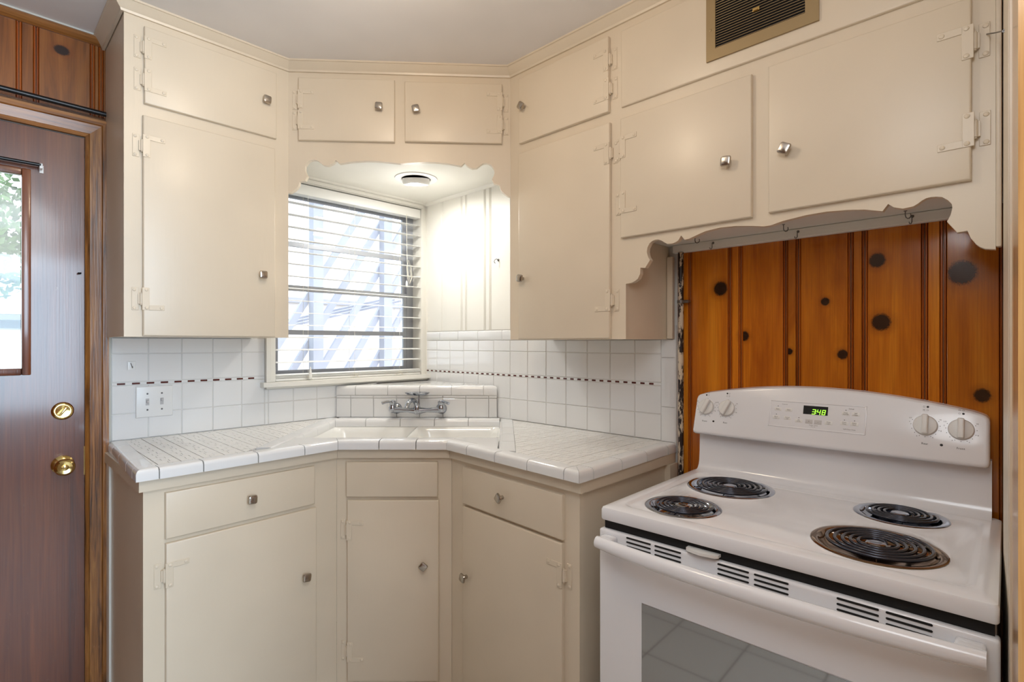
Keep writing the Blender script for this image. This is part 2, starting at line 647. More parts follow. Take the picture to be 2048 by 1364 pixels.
cap_s = [0.006, 0.122, 0.272, 0.423, 0.592, 0.662, 0.80, 0.90]
for s0, s1 in zip(cap_s, cap_s[1:]):
    inst('tile', bull_row(s0, s1, ZR[5], 1.3225), wall_right, (-0.0012, -(s0 + GAP), ZR[5] + GAP), (0, 0, R(-90)))
for z0, z1 in ((0.905, 1.030), (1.030, 1.207), (1.207, 1.2725)):
    w, h = 0.0565, z1 - z0 - 2 * GAP
    r = 0.012
    pr = [(0, 0.007), (0, 0.0006), (0.0012, 0)] + [(w - r + r * math.sin(a), r * 0.8 * (1 - math.cos(a))) for a in (0, R(30), R(60), R(90))] + [(w, 0.009)]
    me = shared('tile', MB().loft([[(x, y, 0) for x, y in pr], [(x, y, h) for x, y in pr]]), 'glazed_tile', 50)
    inst('tile', me, wall_right, (-0.001, -1.412, z0 + GAP), (0, 0, R(-90)))

# thin liner of oxblood dashes between the courses
def liner(s0, s1, first, pitch, dash, parent, right):
    mb = MB().box(s0, s1, -0.0006, 0.006, ZR[2] + 0.0008, ZR[3] - 0.0008, 0.0015, 1)
    if right:
        bmesh.ops.transform(mb.bm, matrix=FR90, verts=mb.bm.verts)
    part('liner_strip', mb, 'glazed_tile', parent)
    me = shared('liner_dash', MB().box(0, dash, -0.0014, 0.003, 0, 0.0068, 0.0008, 1), 'oxblood_tile')
    x = first
    while x + dash < s1:
        if x > s0:
            inst('liner_dash', me, parent, (x, 0, 1.1066) if not right else (0, -x, 1.1066), (0, 0, R(-90) if right else 0))
        x += pitch


liner(-1.391, -0.857, -1.3745, 0.0450, 0.0245, wall_left, False)
liner(0.006, 1.411, 0.0075, 0.0366, 0.0185, wall_right, True)

# ------------------------------------------------------------------ crown mouldings, nook trim, wood crown
CR = [(0.0, 2.302), (-0.007, 2.302), (-0.009, 2.309), (-0.016, 2.315), (-0.026, 2.326), (-0.031, 2.331), (-0.035, 2.332), (-0.035, CEIL), (0.0, CEIL)]
A = Vector((-0.890, -0.322))
B = Vector((-0.259, -0.900))
CL = Vector((-1.410, -0.322))
path = [Vector((-1.410, 0.0)), CL, A, B, Vector((-0.259, -2.318))]


def corner_k(P, Qm, N):
    """shift per unit of inward offset where edges P-Qm and Qm-N meet (left side is inward)"""
    t1 = (Qm - P).normalized()
    t2 = (N - Qm).normalized()
    turn = math.atan2(t1.x * t2.y - t1.y * t2.x, t1.dot(t2))
    return math.tan(turn / 2)


for i in range(len(path) - 1):
    P, Q = path[i], path[i + 1]
    ka = corner_k(path[i - 1], P, Q) if i else 0.0
    kb = -corner_k(P, Q, path[i + 2]) if i + 2 < len(path) else 0.0
    struct('trim_%d' % (i + 1), MB().sweep(CR, P, Q, 0, (Q - P).length, ka, kb), 'cream_paint', None, 25)
b = MB().loft([[(-1.96, y, z) for y, z in pr] for pr in [[(0, 2.31), (-0.006, 2.31), (-0.020, 2.318), (-0.028, 2.328), (-0.028, 2.333), (0, 2.333)]]] +
              [[(-1.412, y, z) for y, z in [(0, 2.31), (-0.006, 2.31), (-0.020, 2.318), (-0.028, 2.328), (-0.028, 2.333), (0, 2.333)]]])
struct('trim_6', b, 'casing_wood_head', None, 25)
struct('trim_7', MB().box(-1.96, -1.414, -0.032, 0.0, 2.332, CEIL - 0.0005), 'caulk')
q = [(0, 0), (-0.014, 0), (-0.012, 0.006), (-0.006, 0.012), (0, 0.014)]
b = MB().loft([[(-0.86, -d, 2.02 - 0.014 + h) for d, h in [(0, 0), (0.006, 0.002), (0.012, 0.008), (0.014, 0.014), (0, 0.014)]],
               [(0.0, -d, 2.02 - 0.014 + h) for d, h in [(0, 0), (0.006, 0.002), (0.012, 0.008), (0.014, 0.014), (0, 0.014)]]])
b.loft([[(-d, 0.0, 2.02 - 0.014 + h) for d, h in [(0, 0), (0.006, 0.002), (0.012, 0.008), (0.014, 0.014), (0, 0.014)]],
        [(-d, -0.89, 2.02 - 0.014 + h) for d, h in [(0, 0), (0.006, 0.002), (0.012, 0.008), (0.014, 0.014), (0, 0.014)]]])
struct('trim_8', b, 'white_paint', None, 30)

# ------------------------------------------------------------------ cabinet hardware (shared meshes)
def sq_ring(w, y, n=5, c=0.28):
    """rounded square ring in the xz plane"""
    out = []
    for q_ in range(4):
        for i in range(n):
            a = R(90) * (q_ + i / (n - 1) * 0.999)
            out.append((a, q_))
    pts = []
    h = w / 2
    r = w * c
    cs = [(h - r, h - r), (-h + r, h - r), (-h + r, -h + r), (h - r, -h + r)]
    for a, q_ in out:
        pts.append((cs[q_][0] + r * math.cos(a), y, cs[q_][1] + r * math.sin(a)))
    return pts


b = MB()
b.loft([sq_ring(0.012, 0.0), sq_ring(0.011, -0.009), sq_ring(0.017, -0.013), sq_ring(0.0275, -0.017, c=0.2), sq_ring(0.0285, -0.0195, c=0.2), sq_ring(0.025, -0.024, c=0.22), sq_ring(0.018, -0.0255, c=0.25)])
KNOB = shared('knob', b, 'nickel', 35)


DT = 0.0145            # how far doors stand proud of the frames


def hinge_mesh(up, right):
    """painted offset strap hinge: plate on the frame, barrel, L-shaped leaf on the door (door to the right)"""
    b = MB()
    sg = 1 if up else -1
    b.box(-0.024, -0.006, -0.0022, 0.0005, -0.036, 0.036, 0.0008, 1)
    b.tube([(0, -0.009, -0.017), (0, -0.009, 0.017)], 0.0050, 10)
    b.tube([(0, -0.009, -0.0205), (0, -0.009, 0.0205)], 0.0032, 8)
    b.box(-0.008, 0.004, -0.009, -0.0005, -0.016, 0.016)
    b.box(0.001, 0.021, -DT - 0.0022, -DT + 0.0005, -0.036, 0.036, 0.0008, 1)
    b.box(0.019, 0.062, -DT - 0.0022, -DT + 0.0005, sg * 0.036 - (0.016 if up else 0), sg * 0.036 + (0 if up else 0.016), 0.0008, 1)
    for x, y, z in ((-0.017, -0.0022, 0.029), (-0.017, -0.0022, -0.029), (0.013, -DT - 0.0022, 0.029), (0.013, -DT - 0.0022, -0.029), (0.054, -DT - 0.0022, sg * 0.028)):
        b.lathe([(0.0052, 0), (0.0046, 0.0018), (0.0020, 0.0028)], 10, Matrix.Translation((x, y, z)) @ Matrix.Rotation(R(90), 4, 'X'))
    if right:
        bmesh.ops.transform(b.bm, matrix=Matrix.Scale(-1, 4, (1, 0, 0)), verts=b.bm.verts)
        bmesh.ops.reverse_faces(b.bm, faces=b.bm.faces)
    return shared('hinge', b, 'cream_paint', 40)


HINGE = {(u, r): hinge_mesh(u, r) for u in (True, False) for r in (True, False)}


def door(root, u0, u1, z0, z1, knob=None, hinges=(), name='door', krot=0.0, mat='cream_paint'):
    o = part(name, MB().slab(u0, u1, -DT, -0.0003, z0, z1, 0.0042), mat, root, 40)
    if knob:
        inst('knob', KNOB, o, (knob[0], -DT, knob[1]), (0, R(krot), 0), 'faceted brushed nickel knob')
    for (hu, hz, up, right) in hinges:
        inst('hinge', HINGE[(up, right)], o, (hu, 0.0, hz))
    return o


# ------------------------------------------------------------------ wall cabinets
# left of the window
t = thing('wall_cabinet', 'tall cream wall cabinet left of the window with one short and one long door', 'cabinet', (CL.x + 0.002, -0.322, 1.280))
b = MB().box(0, 0.518, 0.0, 0.018, 1.280, CEIL - 0.001)
part('face_frame', b, 'cream_paint', t)
b = MB().box(0.0, 0.015, 0.018, 0.318, 1.280, CEIL - 0.001).box(0.489, 0.504, 0.018, 0.318, 1.280, CEIL - 0.001)
b.box(0.015, 0.489, 0.018, 0.318, 1.280, 1.297).box(0.015, 0.489, 0.018, 0.318, 1.998, 2.015).box(0.015, 0.489, 0.312, 0.318, 1.297, CEIL - 0.001)
part('carcass', b, 'cream_paint', t)
door(t, 0.052, 0.468, 2.028, 2.275, (0.427, 2.157), [(0.050, 2.207, True, False), (0.050, 2.103, False, False)], krot=4)
door(t, 0.048, 0.463, 1.2825, 1.989, (0.413, 1.510), [(0.046, 1.891, True, False), (0.044, 1.401, False, False)])

# diagonal corner unit over the sink, with the scalloped valance
LENAB = (B - A).length
ANG = math.atan2((B - A).y, (B - A).x)
t = thing('wall_cabinet', 'diagonal cream corner wall cabinet over the window nook with two small doors', 'cabinet', (A.x, A.y, 1.836), ANG)
sc = [(-0.006,1.836),(0.008,1.838),(0.021,1.846),(0.032,1.857),(0.038,1.866),(0.042,1.882),(0.063,1.886),(0.072,1.904),(0.066,1.916),(0.062,1.928),(0.063,1.943),(0.074,1.959),(0.084,1.965),(0.094,1.967),(0.105,1.966),(0.115,1.961),(0.124,1.953),(0.132,1.947),(0.149,1.945),(0.165,1.952),(0.173,1.958),(0.179,1.967),(0.193,1.954),(0.215,1.958),(0.238,1.962),(0.294,1.967),(0.330,1.967),(0.361,1.965),(0.394,1.962),(0.426,1.959)]
mid = 0.4275
half = [(max(x, 0.0), z) for x, z in sc]
full = half + [(2 * mid - x, z) for x, z in reversed(half[:-1])]
full = [(min(max(x, 0.0), LENAB), z) for x, z in full]
poly = full + [(LENAB, CEIL - 0.001), (0, CEIL - 0.001)]
part('face_frame', MB().prism(poly, 0.0, 0.019), 'cream_paint', t)
Ri = Matrix.Rotation(-ANG, 4, 'Z')


def to_local(x, y):
    v = Ri @ Vector((x - A.x, y - A.y, 0))
    return (v.x, v.y)


fl = [to_local(*p) for p in ((-0.889, -0.295), (-0.889, 0.004), (-0.004, 0.004), (-0.004, -0.899), (-0.235, -0.899))]
part('cabinet_floor', MB().prism(fl, 2.020, 2.034, 'z'), 'white_paint', t, label='white painted underside over the window nook')
door(t, 0.041, 0.406, 2.037, 2.277, (0.349, 2.167), [(0.039, 2.194, True, False), (0.039, 2.115, False, False)], krot=3)
door(t, 0.445, 0.822, 2.040, 2.273, (0.489, 2.161), [(0.824, 2.204, True, True), (0.824, 2.114, False, True)], krot=-12)

# right of the window
RX = -0.259
t = thing('wall_cabinet', 'tall cream wall cabinet right of the window above the tiled counter', 'cabinet', (RX, 0.0, 1.2725), R(-90))
part('face_frame', MB().box(0.900, 1.425, 0.0, 0.018, 1.2725, CEIL - 0.001), 'cream_paint', t)
b = MB().box(0.900, 0.915, 0.018, 0.2585, 1.2725, CEIL - 0.001)
b.prism([(1.410, 0.018), (1.425, 0.018), (1.441, 0.2585), (1.426, 0.2585)], 1.2725, 1.62, 'z')
b.box(0.915, 1.410, 0.018, 0.2585, 1.2725, 1.290).box(0.915, 1.410, 0.018, 0.2585, 1.998, 2.012)
part('carcass', b, 'cream_paint', t)
part('scribe_strip', MB().box(1.4415, 1.4635, 0.240, 0.2585, 1.2745, 1.565, 0.002, 1), 'cream_paint', t)
door(t, 0.959, 1.366, 2.026, 2.276, (0.986, 2.158), [(1.368, 2.199, True, True), (1.370, 2.102, False, True)], krot=38)
door(t, 0.956, 1.371, 1.275, 1.989, (0.981, 1.505), [(1.371, 1.888, True, True), (1.376, 1.401, False, True)], krot=10)

# over the range, with a fixed vent panel, two doors and the second scalloped valance
t = thing('wall_cabinet', 'wide cream wall cabinet over the range with two doors and a scalloped valance', 'cabinet', (RX, 0.0, 1.452), R(-90))
s2 = [(1.425,1.452),(1.448,1.454),(1.460,1.459),(1.469,1.465),(1.477,1.480),(1.478,1.499),(1.495,1.497),(1.512,1.520),(1.506,1.529),(1.503,1.537),(1.501,1.547),(1.503,1.560),(1.511,1.573),(1.521,1.579),(1.531,1.581),(1.541,1.580),(1.551,1.576),(1.561,1.569),(1.571,1.563),(1.588,1.562),(1.600,1.565),(1.607,1.569),(1.616,1.582),(1.627,1.568),(1.641,1.569),(1.666,1.577),(1.691,1.584),(1.734,1.588),(1.775,1.586),(1.822,1.579),(1.853,1.573)]
s3 = [(1.870,1.573),(1.900,1.580),(1.955,1.586),(2.002,1.587),(2.049,1.583),(2.082,1.578),(2.117,1.568),(2.128,1.583),(2.139,1.573),(2.156,1.567),(2.175,1.569),(2.184,1.574),(2.190,1.579),(2.198,1.583),(2.206,1.584),(2.216,1.583),(2.226,1.580),(2.236,1.571),(2.242,1.562),(2.243,1.553),(2.240,1.538),(2.234,1.525),(2.251,1.499),(2.268,1.500),(2.273,1.484),(2.282,1.469),(2.288,1.463),(2.296,1.458),(2.3125,1.455)]
part('face_frame', MB().prism(s2 + s3 + [(2.3125, CEIL - 0.001), (1.425, CEIL - 0.001)], 0.0, 0.019), 'cream_paint', t)
b = MB().box(1.443, 2.310, 0.019, 0.2585, 1.602, 1.618)
part('cabinet_floor', b, 'white_paint', t, label='pale underside above the range')
part('wall_cleat', MB().box(1.466, 2.3125, 0.236, 0.2585, 1.574, 1.6015, 0.002, 1), 'white_paint', t)
part('side_panel', MB().box(2.297, 2.310, 0.019, 0.2585, 1.6185, CEIL - 0.001), 'cream_paint', t)
part('side_panel', MB().box(1.443, 1.456, 0.019, 0.2585, 1.6185, CEIL - 0.001), 'cream_paint', t)
part('fixed_panel', MB().slab(1.412, 2.306, -0.009, -0.0003, 2.027, 2.276, 0.005), 'cream_paint', t, 40)
door(t, 1.413, 1.825, 1.601, 1.988, (1.763, 1.762), [(1.411, 1.894, True, False), (1.411, 1.715, False, False)], krot=6)
door(t, 1.868, 2.275, 1.605, 1.992, (1.913, 1.759), [(2.280, 1.897, True, True), (2.281, 1.711, False, True)], krot=28)
part('end_scribe', MB().box(2.3128, 2.322, -0.004, 0.02, 1.46, CEIL - 0.036, 0.003, 2), 'cream_paint', t, 40)

# nail beside the top hinge
b = MB().tube([(RX - 0.0028, -2.299, 1.907), (RX - 0.050, -2.313, 1.884), (RX - 0.105, -2.3275, 1.859)], 0.0014, 8)
b.lathe([(0.003, 0), (0.003, 0.001)], 8, Matrix.Translation((RX - 0.105, -2.3275, 1.859)) @ Matrix.Rotation(R(90), 4, 'Y'))
solo('nail', b, 'steel_hook', 'thin grey nail sticking out beside the topmost right hinge over the range', 'nail')

# vent grille on the fixed panel
t = thing('vent_grille', 'bronze slatted vent grille on the cream panel above the range', 'vent', (RX - 0.0092, 0.0, 2.0635), R(-90))
vu0, vu1, vz0, vz1 = 1.700, 1.988, 2.064, 2.262
iu0, iu1, iz0, iz1 = 1.726, 1.957, 2.0945, 2.238
b = MB()
for x0, x1, z0, z1 in ((vu0, iu0, vz0, vz1), (iu1, vu1, vz0, vz1), (iu0, iu1, vz0, iz0), (iu0, iu1, iz1, vz1)):
    b.box(x0, x1, -0.006, 0.0, z0, z1)
part('frame', b, 'vent_bronze', t)
part('duct_shadow', MB().box(iu0, iu1, -0.0006, 0.0, iz0, iz1), 'void_black', t)
nsl = 19
me = shared('slat', MB().prism([(-0.0050, -0.0012), (-0.0008, 0.0012), (-0.0008, 0.0020), (-0.0054, -0.0002)], iu0 + 0.0005, iu1 - 0.0005, 'y',
                               mat=Matrix(((0, 1, 0, 0), (1, 0, 0, 0), (0, 0, 1, 0), (0, 0, 0, 1)))), 'vent_bronze')
for i in range(nsl):
    inst('slat', me, t, (0, 0, iz0 + 0.003 + i * (iz1 - iz0 - 0.005) / nsl))
part('lever', MB().box(1.830, 1.848, -0.0115, -0.0060, 2.150, 2.160, 0.002, 2), 'brass', t)
for u, z in ((1.7125, 2.151), (1.9735, 2.151)):
    part('screw', MB().lathe([(0.0042, 0), (0.0036, 0.0014), (0.001, 0.002)], 10, Matrix.Translation((u, -0.006, z)) @ Matrix.Rotation(R(90), 4, 'X')), 'vent_bronze', t, 40)

# cup hooks under the wall cabinet over the range
b = MB()
pts = [(0, 0, 0), (0, 0, -0.010)] + [(0, -0.007 + 0.007 * math.cos(a), -0.012 - 0.008 * math.sin(a)) for a in [R(x) for x in (0, 40, 80, 120, 160, 190, 215)]]
b.tube(pts, 0.0013, 6)
b.lathe([(0.004, -0.001), (0.004, 0.0)], 8)
HOOK = shared('hook', b, 'steel_hook', 40)
b = MB().tube([(0.0, 0, 0), (-0.006, 0, 0), (-0.008, 0, -0.002), (-0.008, 0, -0.016), (-0.010, 0.002, -0.021), (-0.014, 0.004, -0.021), (-0.016, 0.005, -0.016)], 0.0013, 6)
b.lathe([(0.004, 0.0), (0.004, 0.001)], 8, Matrix.Rotation(R(-90), 4, 'Y'))
LHOOK = shared('hook', b, 'steel_hook', 40)
hk = [(-0.115, -1.592, 1.6015, HOOK, 'left end of the underside'), (-0.0232, -1.612, 1.592, LHOOK, 'left end of the pale cleat'), (-0.110, -1.856, 1.6015, HOOK, 'middle of the underside'),
      (-0.0232, -1.870, 1.592, LHOOK, 'middle of the pale cleat'), (-0.060, -2.134, 1.6015, HOOK, 'right end of the underside'), (-0.0232, -2.144, 1.592, LHOOK, 'right end of the pale cleat')]
for x, y, z, me, where in hk:
    o = bpy.data.objects.new('cup_hook', me)
    COL.objects.link(o)
    o.location = (x, y, z)
    o.rotation_euler = (0, 0, R(random.uniform(-40, 60)) if me is HOOK else 0)
    o['label'] = 'small steel cup hook screwed into the %s above the range' % where
    o['category'] = 'hook'
    o['group'] = 'cup hooks above the range'

# ------------------------------------------------------------------ base cabinets
def base(label, p, ang, u0, u1, extra=None):
    t = thing('base_cabinet', label, 'cabinet', (p[0], p[1], FLOOR), ang)
    part('face_frame', MB().box(u0, u1, 0.0, 0.019, FLOOR + 0.001, 0.8732), 'cream_paint', t)
    return t


P1, A2, B2 = Vector((-1.4283, -0.5610)), Vector((-0.8028, -0.5374)), Vector((-0.5071, -0.8407))
a1 = math.atan2(0.03768, 0.99929)
a2 = math.atan2(-0.71597, 0.69813)
a3 = math.atan2(-0.99796, -0.06377)
t = base('left cream base cabinet with one drawer over a wide door beside the wooden door', P1, a1, 0.025, 0.6258)
part('end_panel', MB().prism([(0.025, 0.019), (0.043, 0.019), (0.0665, 0.55), (0.0485, 0.55)], FLOOR + 0.001, 0.8645, 'z'), 'cream_paint', t)
part('scribe_strip', MB().prism([(0.0385, 0.49), (0.0455, 0.49), (0.0480, 0.545), (0.0410, 0.545)], FLOOR + 0.001, 0.862, 'z'), 'white_paint', t)
door(t, 0.077, 0.534, 0.690, 0.825, (0.313, 0.758), name='drawer', krot=3)
door(t, 0.078, 0.540, 0.02, 0.677, (0.495, 0.448), [(0.075, 0.585, True, False), (0.075, 0.12, False, False)], krot=8)
part('apron', MB().prism([(0.012, -0.0003), (0.6255, -0.0003), (0.6196, -0.014), (0.012, -0.014)], 0.839, 0.8730, 'z'), 'cream_paint', t)
part('apron', MB().prism([(0.012, -0.0003), (0.0247, -0.0003), (0.0482, 0.545), (0.0355, 0.545)], 0.839, 0.8730, 'z'), 'cream_paint', t)

t = base('diagonal cream sink base cabinet with a false drawer front over one door', A2, a2, 0.0004, 0.4232)
door(t, 0.038, 0.373, 0.696, 0.824, name='false_drawer_front')
door(t, 0.042, 0.377, 0.02, 0.684, (0.323, 0.449), [(0.039, 0.574, True, False), (0.041, 0.129, False, False)], krot=40)
part('apron', MB().prism([(0.0005, -0.0003), (0.4230, -0.0003), (0.4168, -0.014), (0.0068, -0.014)], 0.839, 0.8730, 'z'), 'cream_paint', t)

t = base('right cream base cabinet with one drawer over a door next to the range', B2, a3, 0.0004, 0.615)
part('end_panel', MB().prism([(0.597, 0.019), (0.615, 0.019), (0.581, 0.545), (0.563, 0.545)], FLOOR + 0.001, 0.8645, 'z'), 'cream_paint', t)
part('scribe_strip', MB().prism([(0.5855, 0.485), (0.6075, 0.485), (0.604, 0.540), (0.582, 0.540)], FLOOR + 0.001, 0.838, 'z'), 'cream_paint', t)
door(t, 0.083, 0.560, 0.690, 0.821, (0.301, 0.759), name='drawer', krot=35)
door(t, 0.083, 0.559, 0.02, 0.680, (0.109, 0.439), [(0.562, 0.588, True, True), (0.562, 0.12, False, True)], krot=15)
part('apron', MB().prism([(0.0005, -0.0003), (0.630, -0.0003), (0.630, -0.014), (0.0067, -0.014)], 0.839, 0.8730, 'z'), 'cream_paint', t)
part('apron', MB().prism([(0.6160, -0.0003), (0.630, -0.0003), (0.595, 0.54), (0.5818, 0.54)], 0.839, 0.8730, 'z'), 'cream_paint', t)

# ------------------------------------------------------------------ countertop
ct = thing('countertop', 'white tiled corner countertop with bullnose edges around the sink', 'countertop', (-0.9, -0.3, 0.873))
OX, OY = -0.9, -0.3


def ctp(name, mb, mat, smooth=None, stuff=False):
    bmesh.ops.translate(mb.bm, vec=(-OX, -OY, 0), verts=mb.bm.verts)
    return part(name, mb, mat, ct, smooth, None, stuff)


# outline, walked so that the slab lies to the left of each edge
K = [Vector(p) for p in ((-1.402, -0.003), (-1.427, -0.596), (-0.817, -0.573), (-0.543, -0.854), (-0.583, -1.480), (-0.003, -1.470))]
D2 = math.sqrt(0.5)


def uv(u, v):
    """u along the diagonal (left to right), v out of the corner into the room"""
    return Vector((D2 * (u - v), -D2 * (u + v)))


SU0, SU1, SV0, SV1 = -0.352, 0.408, 0.452, 0.918
BW = 0.048
BN = [(0.0, 0.8735), (0.0, 0.894), (0.0022, 0.9005), (0.0065, 0.9045), (0.013, 0.9058), (BW, 0.9058), (BW, 0.900), (0.006, 0.895), (0.006, 0.8735)]


def bull_edge(P, Q, joints, ka, kb):
    L = (Q - P).length
    js = [0.0] + joints + [L]
    for i, (s0, s1) in enumerate(zip(js, js[1:])):
        first, last = i == 0, i == len(js) - 2
        mb = MB().sweep(BN, P, Q, s0 + (0.0006 if first else 0.0016), s1 - (0.0006 if last else 0.0016), ka if first else 0.0, kb if last else 0.0)
        dz = random.uniform(-0.0005, 0.0005)
        bmesh.ops.translate(mb.bm, vec=(0, 0, dz), verts=mb.bm.verts)
        ctp('bullnose_tile', mb, 'glazed_tile', 40)


kk = [corner_k(K[i - 1], K[i], K[i + 1]) for i in range(1, 5)]
bull_edge(K[0], K[1], [0.11, 0.262, 0.415, 0.53], 0.0, -kk[0])
bull_edge(K[1], K[2], [0.056, 0.170, 0.330, 0.486], kk[0], -kk[1])
bull_edge(K[2], K[3], [0.148, 0.282], kk[1], -kk[2])
bull_edge(K[3], K[4], [0.118, 0.268, 0.420, 0.570], kk[2], -kk[3])
bull_edge(K[4], K[5], [0.070, 0.222, 0.374, 0.520], kk[3], 0.0)
# bullnose around the sink opening (the slab lies outside the opening)
q0, q1, q2, q3 = uv(SU0, 0.388), uv(SU0, 1.105), uv(SU1, 1.17), uv(SU1, 0.388)


def sink_edge(P, Q, joints, w):
    js = [0.0] + joints + [(Q - P).length]
    prof = [(0.0, 0.873), (0.0, 0.893), (0.003, 0.901), (0.009, 0.905), (0.016, 0.9058), (w, 0.9058), (w, 0.897), (0.006, 0.893), (0.006, 0.873)]
    for s0, s1 in zip(js, js[1:]):
        ctp('bullnose_tile', MB().sweep(prof, P, Q, s0 + GAP, s1 - GAP), 'glazed_tile', 40)


sink_edge(q1, q0, [0.122, 0.275, 0.428, 0.581], 0.058)
sink_edge(q3, q2, [0.152, 0.305, 0.458, 0.611], 0.058)
# substrate: one polygon with the opening left out, as four convex pieces
def clip(poly, n, d):
    out = []
    for i in range(len(poly)):
        a, c = poly[i], poly[(i + 1) % len(poly)]
        da, dc = n.dot(a) - d, n.dot(c) - d
        if da <= 0:
            out.append(a)
        if da * dc < 0:
            out.append(a + (c - a) * (da / (da - dc)))
    return out


nu, nv = Vector((D2, -D2)), Vector((-D2, -D2))
outer = [K[0], K[1], K[2], K[3], K[4], K[5], Vector((-0.003, -0.003))]
half_l = [K[0], K[1], K[2], uv(SU0 - 0.001, 1.2), Vector((-0.003, -0.003))]


def inset_line(P, Q, o):
    t_ = (Q - P).normalized()
    n_ = Vector((t_.y, -t_.x))
    return n_, n_.dot(P) - o


lines_L = [inset_line(K[0], K[1], 0.004), inset_line(K[1], K[2], 0.004)]
big = [Vector(p) for p in ((-1.6, 0.0), (-1.6, -1.7), (0.0, -1.7), (0.0, 0.0))]


def region(lines):
    p = big
    for n_, d_ in lines:
        p = clip(p, n_, d_)
    return p


front_l = inset_line(K[1], K[2], 0.004)
front_d = inset_line(K[2], K[3], 0.004)
front_r = inset_line(K[3], K[4], 0.004)
end_l = inset_line(K[0], K[1], 0.004)
end_r = inset_line(K[4], K[5], 0.004)
wallpad = [(Vector((0, 1)), -0.003), (Vector((1, 0)), -0.003)]
sub = MB()
sub.prism([tuple(p) for p in region([end_l, front_l, (nu, SU0 - 0.006)] + wallpad)], 0.8738, 0.8985, 'z')
sub.prism([tuple(p) for p in region([front_r, end_r, (-nu, -(SU1 + 0.006))] + wallpad)], 0.8738, 0.8985, 'z')
sub.prism([tuple(p) for p in region([(nu, SU1 + 0.006), (-nu, -(SU0 - 0.006)), (nv, SV0 - 0.008)] + wallpad)], 0.8738, 0.8985, 'z')
ctp('substrate', sub, 'dark_grout')
# flat filler tiles between the sink opening and the front edge
def meet(l1, l2):
    (n1, d1), (n2_, d2) = l1, l2
    det = n1.x * n2_.y - n1.y * n2_.x
    return Vector(((d1 * n2_.y - d2 * n1.y) / det, (n1.x * d2 - n2_.x * d1) / det))


il_, id_, ir_ = (inset_line(K[q_], K[q_ + 1], BW + GAP) for q_ in (1, 2, 3))
IL, IR = meet(il_, id_), meet(id_, ir_)
uc = (nu.dot(IL) + nu.dot(IR)) / 2
vm = nv.dot(IL)
for pl in ([uv(SU0 + 0.001, SV1), uv(uc - 0.001, SV1), uv(uc - 0.001, vm), IL, meet(il_, (nu, SU0 + 0.001))],
           [uv(uc + 0.001, SV1), uv(SU1 - 0.001, SV1), meet(ir_, (nu, SU1 - 0.001)), IR, uv(uc + 0.001, vm)]):
    ctp('filler_tile', MB().prism([tuple(p) for p in pl], 0.874, 0.9054, 'z'), 'glazed_tile')
# small rectangular mosaic between the edges
def mosaic(lines, swap):
    mb = MB()
    bm = mb.bm
    reg = lines
    W_, H_ = 0.0605, 0.0255
    for i in range(-2, 32):
        for j in range(-2, 62):
            spl = (0.36, 0.64)[(j + i) % 2] if (j * 7 + i * 3) % 5 else 0.5
            for f0, f1 in ((0, spl), (spl, 1)):
                a0, a1_ = i * W_ + f0 * W_, i * W_ + f1 * W_
                c0, c1 = j * H_, (j + 1) * H_
                g = 0.0007
                # clearer joints between the mosaic sheets
                a0 += g * (1.8 if f0 == 0 else 1.0)
                a1_ -= g * (1.8 if f1 == 1 else 1.0)
                c0 += g * 0.8
                c1 -= g * 0.8
                quad = [(-1.364 + a0, -c0), (-1.364 + a0, -c1), (-1.364 + a1_, -c1), (-1.364 + a1_, -c0)] if not swap else \
                       [(-c0, -1.425 + a0), (-c0, -1.425 + a1_), (-c1, -1.425 + a1_), (-c1, -1.425 + a0)]
                p = [Vector(q_) for q_ in quad]
                for n_, d_ in reg:
                    p = clip(p, n_, d_)
                    if len(p) < 3:
                        break
                if len(p) < 3:
                    continue
                ar = sum(p[m].x * p[(m + 1) % len(p)].y - p[(m + 1) % len(p)].x * p[m].y for m in range(len(p)))
                if abs(ar) < 2e-5:
                    continue
                if ar < 0:
                    p = p[::-1]
                dz = random.uniform(-0.00025, 0.00025)
                top = [bm.verts.new((v_.x, v_.y, 0.9052 + dz)) for v_ in p]
                bot = [bm.verts.new((v_.x, v_.y, 0.8986)) for v_ in p]
                bm.faces.new(top)
                for m in range(len(p)):
                    bm.faces.new((bot[m], bot[(m + 1) % len(p)], top[(m + 1) % len(p)], top[m]))
    return mb


il = lambda a, b_: inset_line(a, b_, BW + GAP)
ctp('mosaic', mosaic([il(K[0], K[1]), il(K[1], K[2]), (nu, SU0 - 0.0592)] + wallpad, False), 'mosaic_tile', None, True)
ctp('mosaic', mosaic([il(K[3], K[4]), il(K[4], K[5]), (-nu, -(SU1 + 0.0592))] + wallpad, True), 'mosaic_tile', None, True)

# ------------------------------------------------------------------ raised ledge behind the sink
LP = Vector((-0.534, 0.0))
LQ = Vector((0.0, -0.571))
LL = (LQ - LP).length
LA = math.atan2(LQ.y - LP.y, LQ.x - LP.x)
lg = thing('tiled_ledge', 'raised triangular white tiled ledge in the corner behind the sink', 'ledge', (LP.x, LP.y, 0.9055), LA)
Li = Matrix.Rotation(-LA, 4, 'Z')


def ll(x, y):
    v = Li @ Vector((x - LP.x, y - LP.y, 0))
    return (v.x, v.y)


